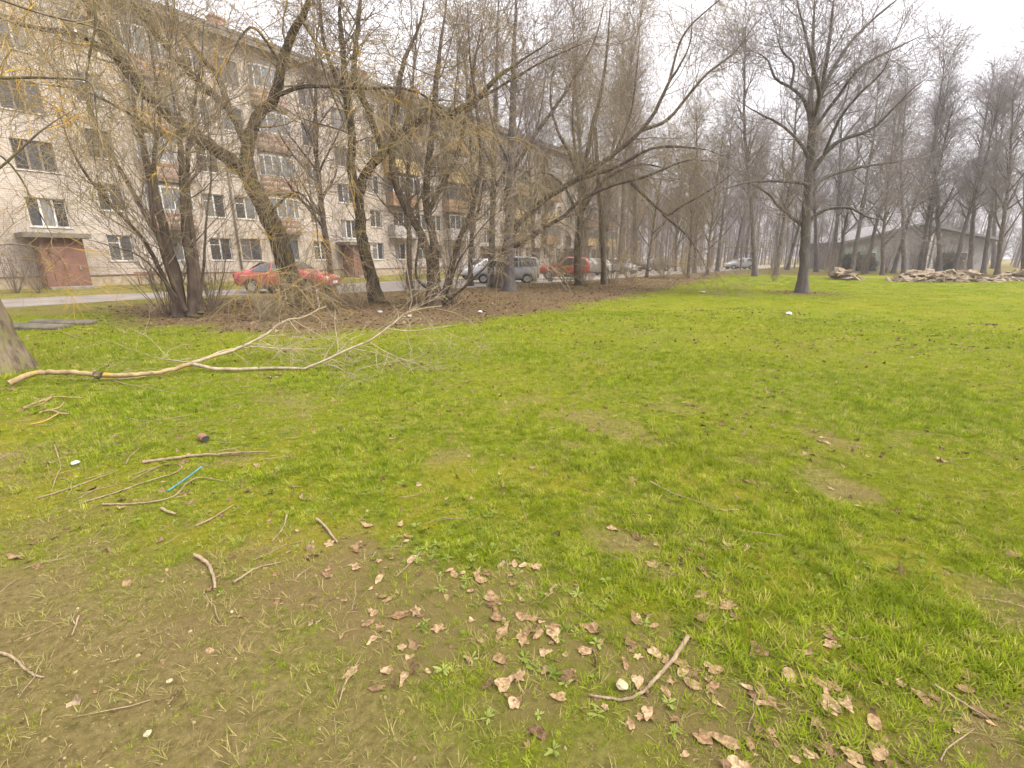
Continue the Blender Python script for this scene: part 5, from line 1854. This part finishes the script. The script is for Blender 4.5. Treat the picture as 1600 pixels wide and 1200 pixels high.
kn = bmesh.new()
bmesh.ops.create_icosphere(kn, subdivisions=2, radius=.055)
for v in kn.verts:
    v.co *= 1 + rng.normal(0, .15)
kme = bpy.data.meshes.new('knot')
kn.to_mesh(kme)
kn.free()
kme.materials.append(M['bark_dark'])
fb = [o_ for o_ in COL.objects if o_.name == 'fallen_branch'][0]
kp = np.array(at(153, 586, 6.0)) - np.array(fb.location)
link('knot', kme, fb, tuple(kp))
# sticks lying about, each where it lies
SG = 'sticks lying on the grass'
STX = [('crooked pale stick with a bend beside a white scrap', [(1074, 994), (1052, 1030), (1025, 1062), (1000, 1085), (975, 1094), (945, 1090), (921, 1086)], .010, .004),
       ('knobbly stick lying above the blue straw', [(224, 722), (262, 717), (305, 711), (340, 710), (372, 707), (420, 706)], .014, .006),
       ('short curved stick on bare soil left of centre', [(304, 866), (322, 878), (332, 895), (336, 920)], .010, .006),
       ('thin stick on the soil at the left picture edge', [(-6, 1018), (18, 1026), (40, 1045), (56, 1056), (70, 1058)], .006, .0035),
       ('small forked twig standing out on the bare soil', [(123, 962), (118, 978), (112, 993)], .004, .003),
       ('long thin twig pointing at the blue straw', [(130, 785), (180, 770), (230, 752), (275, 738), (283, 728), (262, 725), (205, 742)], .006, .003),
       ('thin twig curving under the blue straw', [(160, 788), (220, 786), (270, 776), (292, 755), (312, 746), (352, 752)], .006, .004),
       ('straight twig left of the blue straw', [(60, 778), (100, 766), (150, 748), (185, 735)], .006, .003),
       ('thin twig leaning over the worn patch', [(196, 726), (205, 712), (232, 690)], .005, .003),
       ('short pale chip of wood on soil', [(252, 794), (265, 800), (276, 803)], .009, .007),
       ('bent twig right of the soil edge', [(305, 822), (335, 808), (365, 790)], .006, .003),
       ('dark hooked twig in the grass near the centre', [(494, 810), (508, 822), (520, 838), (528, 848)], .008, .005),
       ('thin twig near the dark hooked one', [(448, 804), (442, 825), (425, 846)], .005, .003),
       ('pair-like thin stick on the soil border', [(365, 910), (400, 888), (440, 878)], .006, .003),
       ('thin straight twig right of centre in the grass', [(1015, 752), (1050, 770), (1085, 782), (1120, 796), (1155, 796)], .006, .003),
       ('long thin twig beneath the fallen branch', [(195, 652), (230, 658), (262, 654), (300, 648)], .005, .003),
       ('twig rising beside the fallen branch foot', [(170, 592), (200, 601), (255, 611), (275, 615)], .008, .004),
       ('thin twig bent like a hook on the soil', [(85, 695), (95, 728), (90, 740), (80, 768)], .005, .003),
       ('pale twig near the road kerb', [(102, 520), (112, 525), (126, 530)], .012, .010),
       ('twig low in the right grass', [(1460, 1070), (1500, 1095), (1540, 1120)], .005, .003)]
for lab, pl, r0, r1 in STX:
    o = stick_obj('stick', lab, 'stick', [(GL(pl, r0 * .9 + .012), r0, r1)] + ([(GL([(118, 976), (112, 966), (111, 960)], .012), .003, .002)] if 'forked' in lab else []), [M['stick']], group=SG)
for lab, pl in (('orange lichen twig with side shoots below the fallen branch', [(35, 638), (60, 628), (82, 620), (108, 621), (130, 622)]), ('short orange lichen twig next to the longer one', [(60, 646), (78, 641), (92, 645), (108, 647)])):
    stick_obj('lichen_twig', lab, 'twig', [(GL(pl, .03), .011, .009), (GL([pl[1], (pl[1][0] + 14, pl[1][1] - 4), (pl[1][0] + 22, pl[1][1] - 12)], .035), .009, .006), (GL([pl[2], (pl[2][0] - 20, pl[2][1] + 12), (pl[2][0] - 45, pl[2][1] + 18)], .03), .008, .004)], [M['twig_lichen']], group='orange lichen twigs')

# ------------------------------------------------------------------ litter
M['blue'] = plain('blue_plastic', (0.05, 0.24, 0.33), 0.4, 0.35, 30)
M['paper'] = plain('white_paper', (0.58, 0.57, 0.56), 0.8, 0.2, 30)
M['bone'] = plain('pale_shell', (0.33, 0.27, 0.17), 0.7, 0.25, 40)
M['bark_chunk'] = plain('bark_chunk', (0.22, 0.115, 0.07), 0.9, 0.4, 25)
bl = GL([(262, 767), (290, 748), (315, 729)], .02)
stick_obj('drinking_straw', 'bright blue plastic straw lying among dry twigs', 'straw', [(bl, .0045, .0045)], [M['blue']])


def crumple(name, lab, cat, px, py, size, mat, flat=.5):
    bm = bmesh.new()
    bmesh.ops.create_icosphere(bm, subdivisions=2, radius=size / 2)
    for v in bm.verts:
        v.co *= 1 + rng.normal(0, .16)
        v.co.z = v.co.z * flat + size * flat * .42
    me_ = bpy.data.meshes.new(name)
    bm.to_mesh(me_)
    bm.free()
    me_.materials.append(mat)
    g_ = G(px, py)
    o = link(name, me_, None, (g_[0], g_[1], float(gheight(np.array([g_[0]]), np.array([g_[1]]))[0]) + .012), (0, 0, rng.uniform(0, 6)))
    put(o, label=lab, category=cat)


crumple('paper_scrap', 'white crumpled paper on the worn grass left', 'paper', 119, 728, .055, M['paper'])
crumple('paper_scrap', 'small white scrap far out on the lawn below the solitary tree', 'paper', 1232, 492, .16, M['paper'])
crumple('paper_scrap', 'white scrap at the foot of the multi stemmed tree', 'paper', 594, 489, .14, M['paper'])
crumple('paper_scrap', 'white scrap on the leaf litter near the lawn border', 'paper', 640, 495, .12, M['paper'])
crumple('paper_scrap', 'white scrap lying on the litter by the silver hatchback', 'paper', 750, 488, .14, M['paper'])
crumple('paper_scrap', 'white scrap far back where lawn and litter meet', 'paper', 1097, 458, .28, M['paper'], .3)
crumple('shell_scrap', 'pale shell-like scrap touching the crooked stick', 'scrap', 971, 1083, .045, M['bone'], .45)
crumple('shell_scrap', 'pale flat chip on bare soil lower left', 'scrap', 266, 1070, .02, M['bone'], .4)
crumple('shell_scrap', 'pale elongated chip near the lower soil border', 'scrap', 232, 1153, .024, M['bone'], .4)
# the brown chunk of wood
g_ = G(318, 690)
ch = empty('bark_chunk', (g_[0], g_[1], 0))
put(ch, label='short broken brown chunk of wood left in the grass', category='wood chunk')
cp = np.array([[(-.045, .035, .045), (-.02, .015, .046), (0, 0, .04), (.022, -.015, .042), (.05, -.035, .04)]])
vv, qq = tubes([(cp, np.array([[.020, .034, .026, .036, .030]]), 9)], .08)
link('wood', mesh_np('wood', vv, qq, mat=M['bark_chunk']), ch)
MB().cyl((.045, -.031, .04), (.052, -.0365, .04), .027, n=9).build('dark_end', M['trim'], ch)

M['recess_slab'] = plain('recess_shade_slab', (0.10, 0.085, 0.06), 0.95, 0.5, 5)  # dark colour stands for the shade of a recess at the concrete edge
# old concrete kerb slabs near the left trunk, half sunk
for i, (px, py, ln, ry, lab) in enumerate([(48, 515, 1.5, .05, 'concrete slab coloured as a shaded recess nearest the thick left trunk'), (100, 508, 1.3, .12, 'concrete slab coloured as a shaded recess right of the first one')]):
    g_ = G(px, py)
    o = MB().box(-ln / 2, ln / 2, -.2, .2, -.10, .12).build('concrete_slab', M['recess_slab'], None, bevel=.03)
    o.location = g_
    o.rotation_euler = (R(3), R(2), ry)
    put(o, label=lab, category='slab', group='old concrete slabs')
# bench remains by the facade
g_ = Vector(W(3.0, 1.6))
bn = empty('metal_bench', g_, BANG)
put(bn, label='rusty metal bench frame against the building plinth', category='bench')
for xx_ in (-.8, .8):
    MB().cyl((xx_, -.2, 0), (xx_, -.2, .45), .025, n=6).build('leg', M['rust'], bn)
    MB().cyl((xx_, .2, 0), (xx_, .2, .8), .025, n=6).build('leg', M['rust'], bn)
for j in range(3):
    MB().box(-.95, .95, -.25 + j * .17, -.12 + j * .17, .452, .485).build('seat_slat', M['wood_brown'], bn)
MB().box(-.95, .95, .23, .26, .62, .78).build('backrest', M['wood_brown'], bn)

# ------------------------------------------------------------------ fallen leaves that show singly
n = 6000
x, y = field(n, 1.0, 5.5, 54)
so, li, mo, le = masks(x, y)
w_ = (0.004 + 0.02 * (1 - so) + 1.2 * le * smooth(-1.8, .6, x)) / np.hypot(x, y)
w_[y < .6] = 0
pick_ = rng.choice(n, 290, replace=False, p=w_ / w_.sum())
LL = 'dry brown leaf lying on the grass in the foreground'
zz = gheight(x, y)
for i in pick_:
    o = link('fallen_leaf', LEAVES[rng.integers(0, 8)], None, (x[i], y[i], zz[i] + .002 + .005 * (1 - so[i])), (rng.normal(0, .08), rng.normal(0, .08), rng.uniform(0, 6.28)))
    f = .32 + .72 * rng.uniform() ** 1.6
    o.scale = (f * rng.uniform(.8, 1.2), f * rng.uniform(.7, 1.1), f * .45)
    put(o, label=LL, category='leaf', group='dry leaves on the foreground grass')
# ------------------------------------------------------------------ thin damp air
hz, N, L, b = new_mat('haze_air')
N.remove(b)
pv = N.new('ShaderNodeVolumePrincipled')
pv.inputs['Color'].default_value = (0.93, 0.91, 0.96, 1)
pv.inputs['Density'].default_value = 0.0010
pv.inputs['Anisotropy'].default_value = 0.2
L.new(pv.outputs[0], [n for n in N if n.type == 'OUTPUT_MATERIAL'][0].inputs['Volume'])
o = MB().box(-160, 170, -40, 190, -1.5, 34).build('haze', hz)
put(o, kind='stuff', label='thin pale haze filling the air', category='haze')
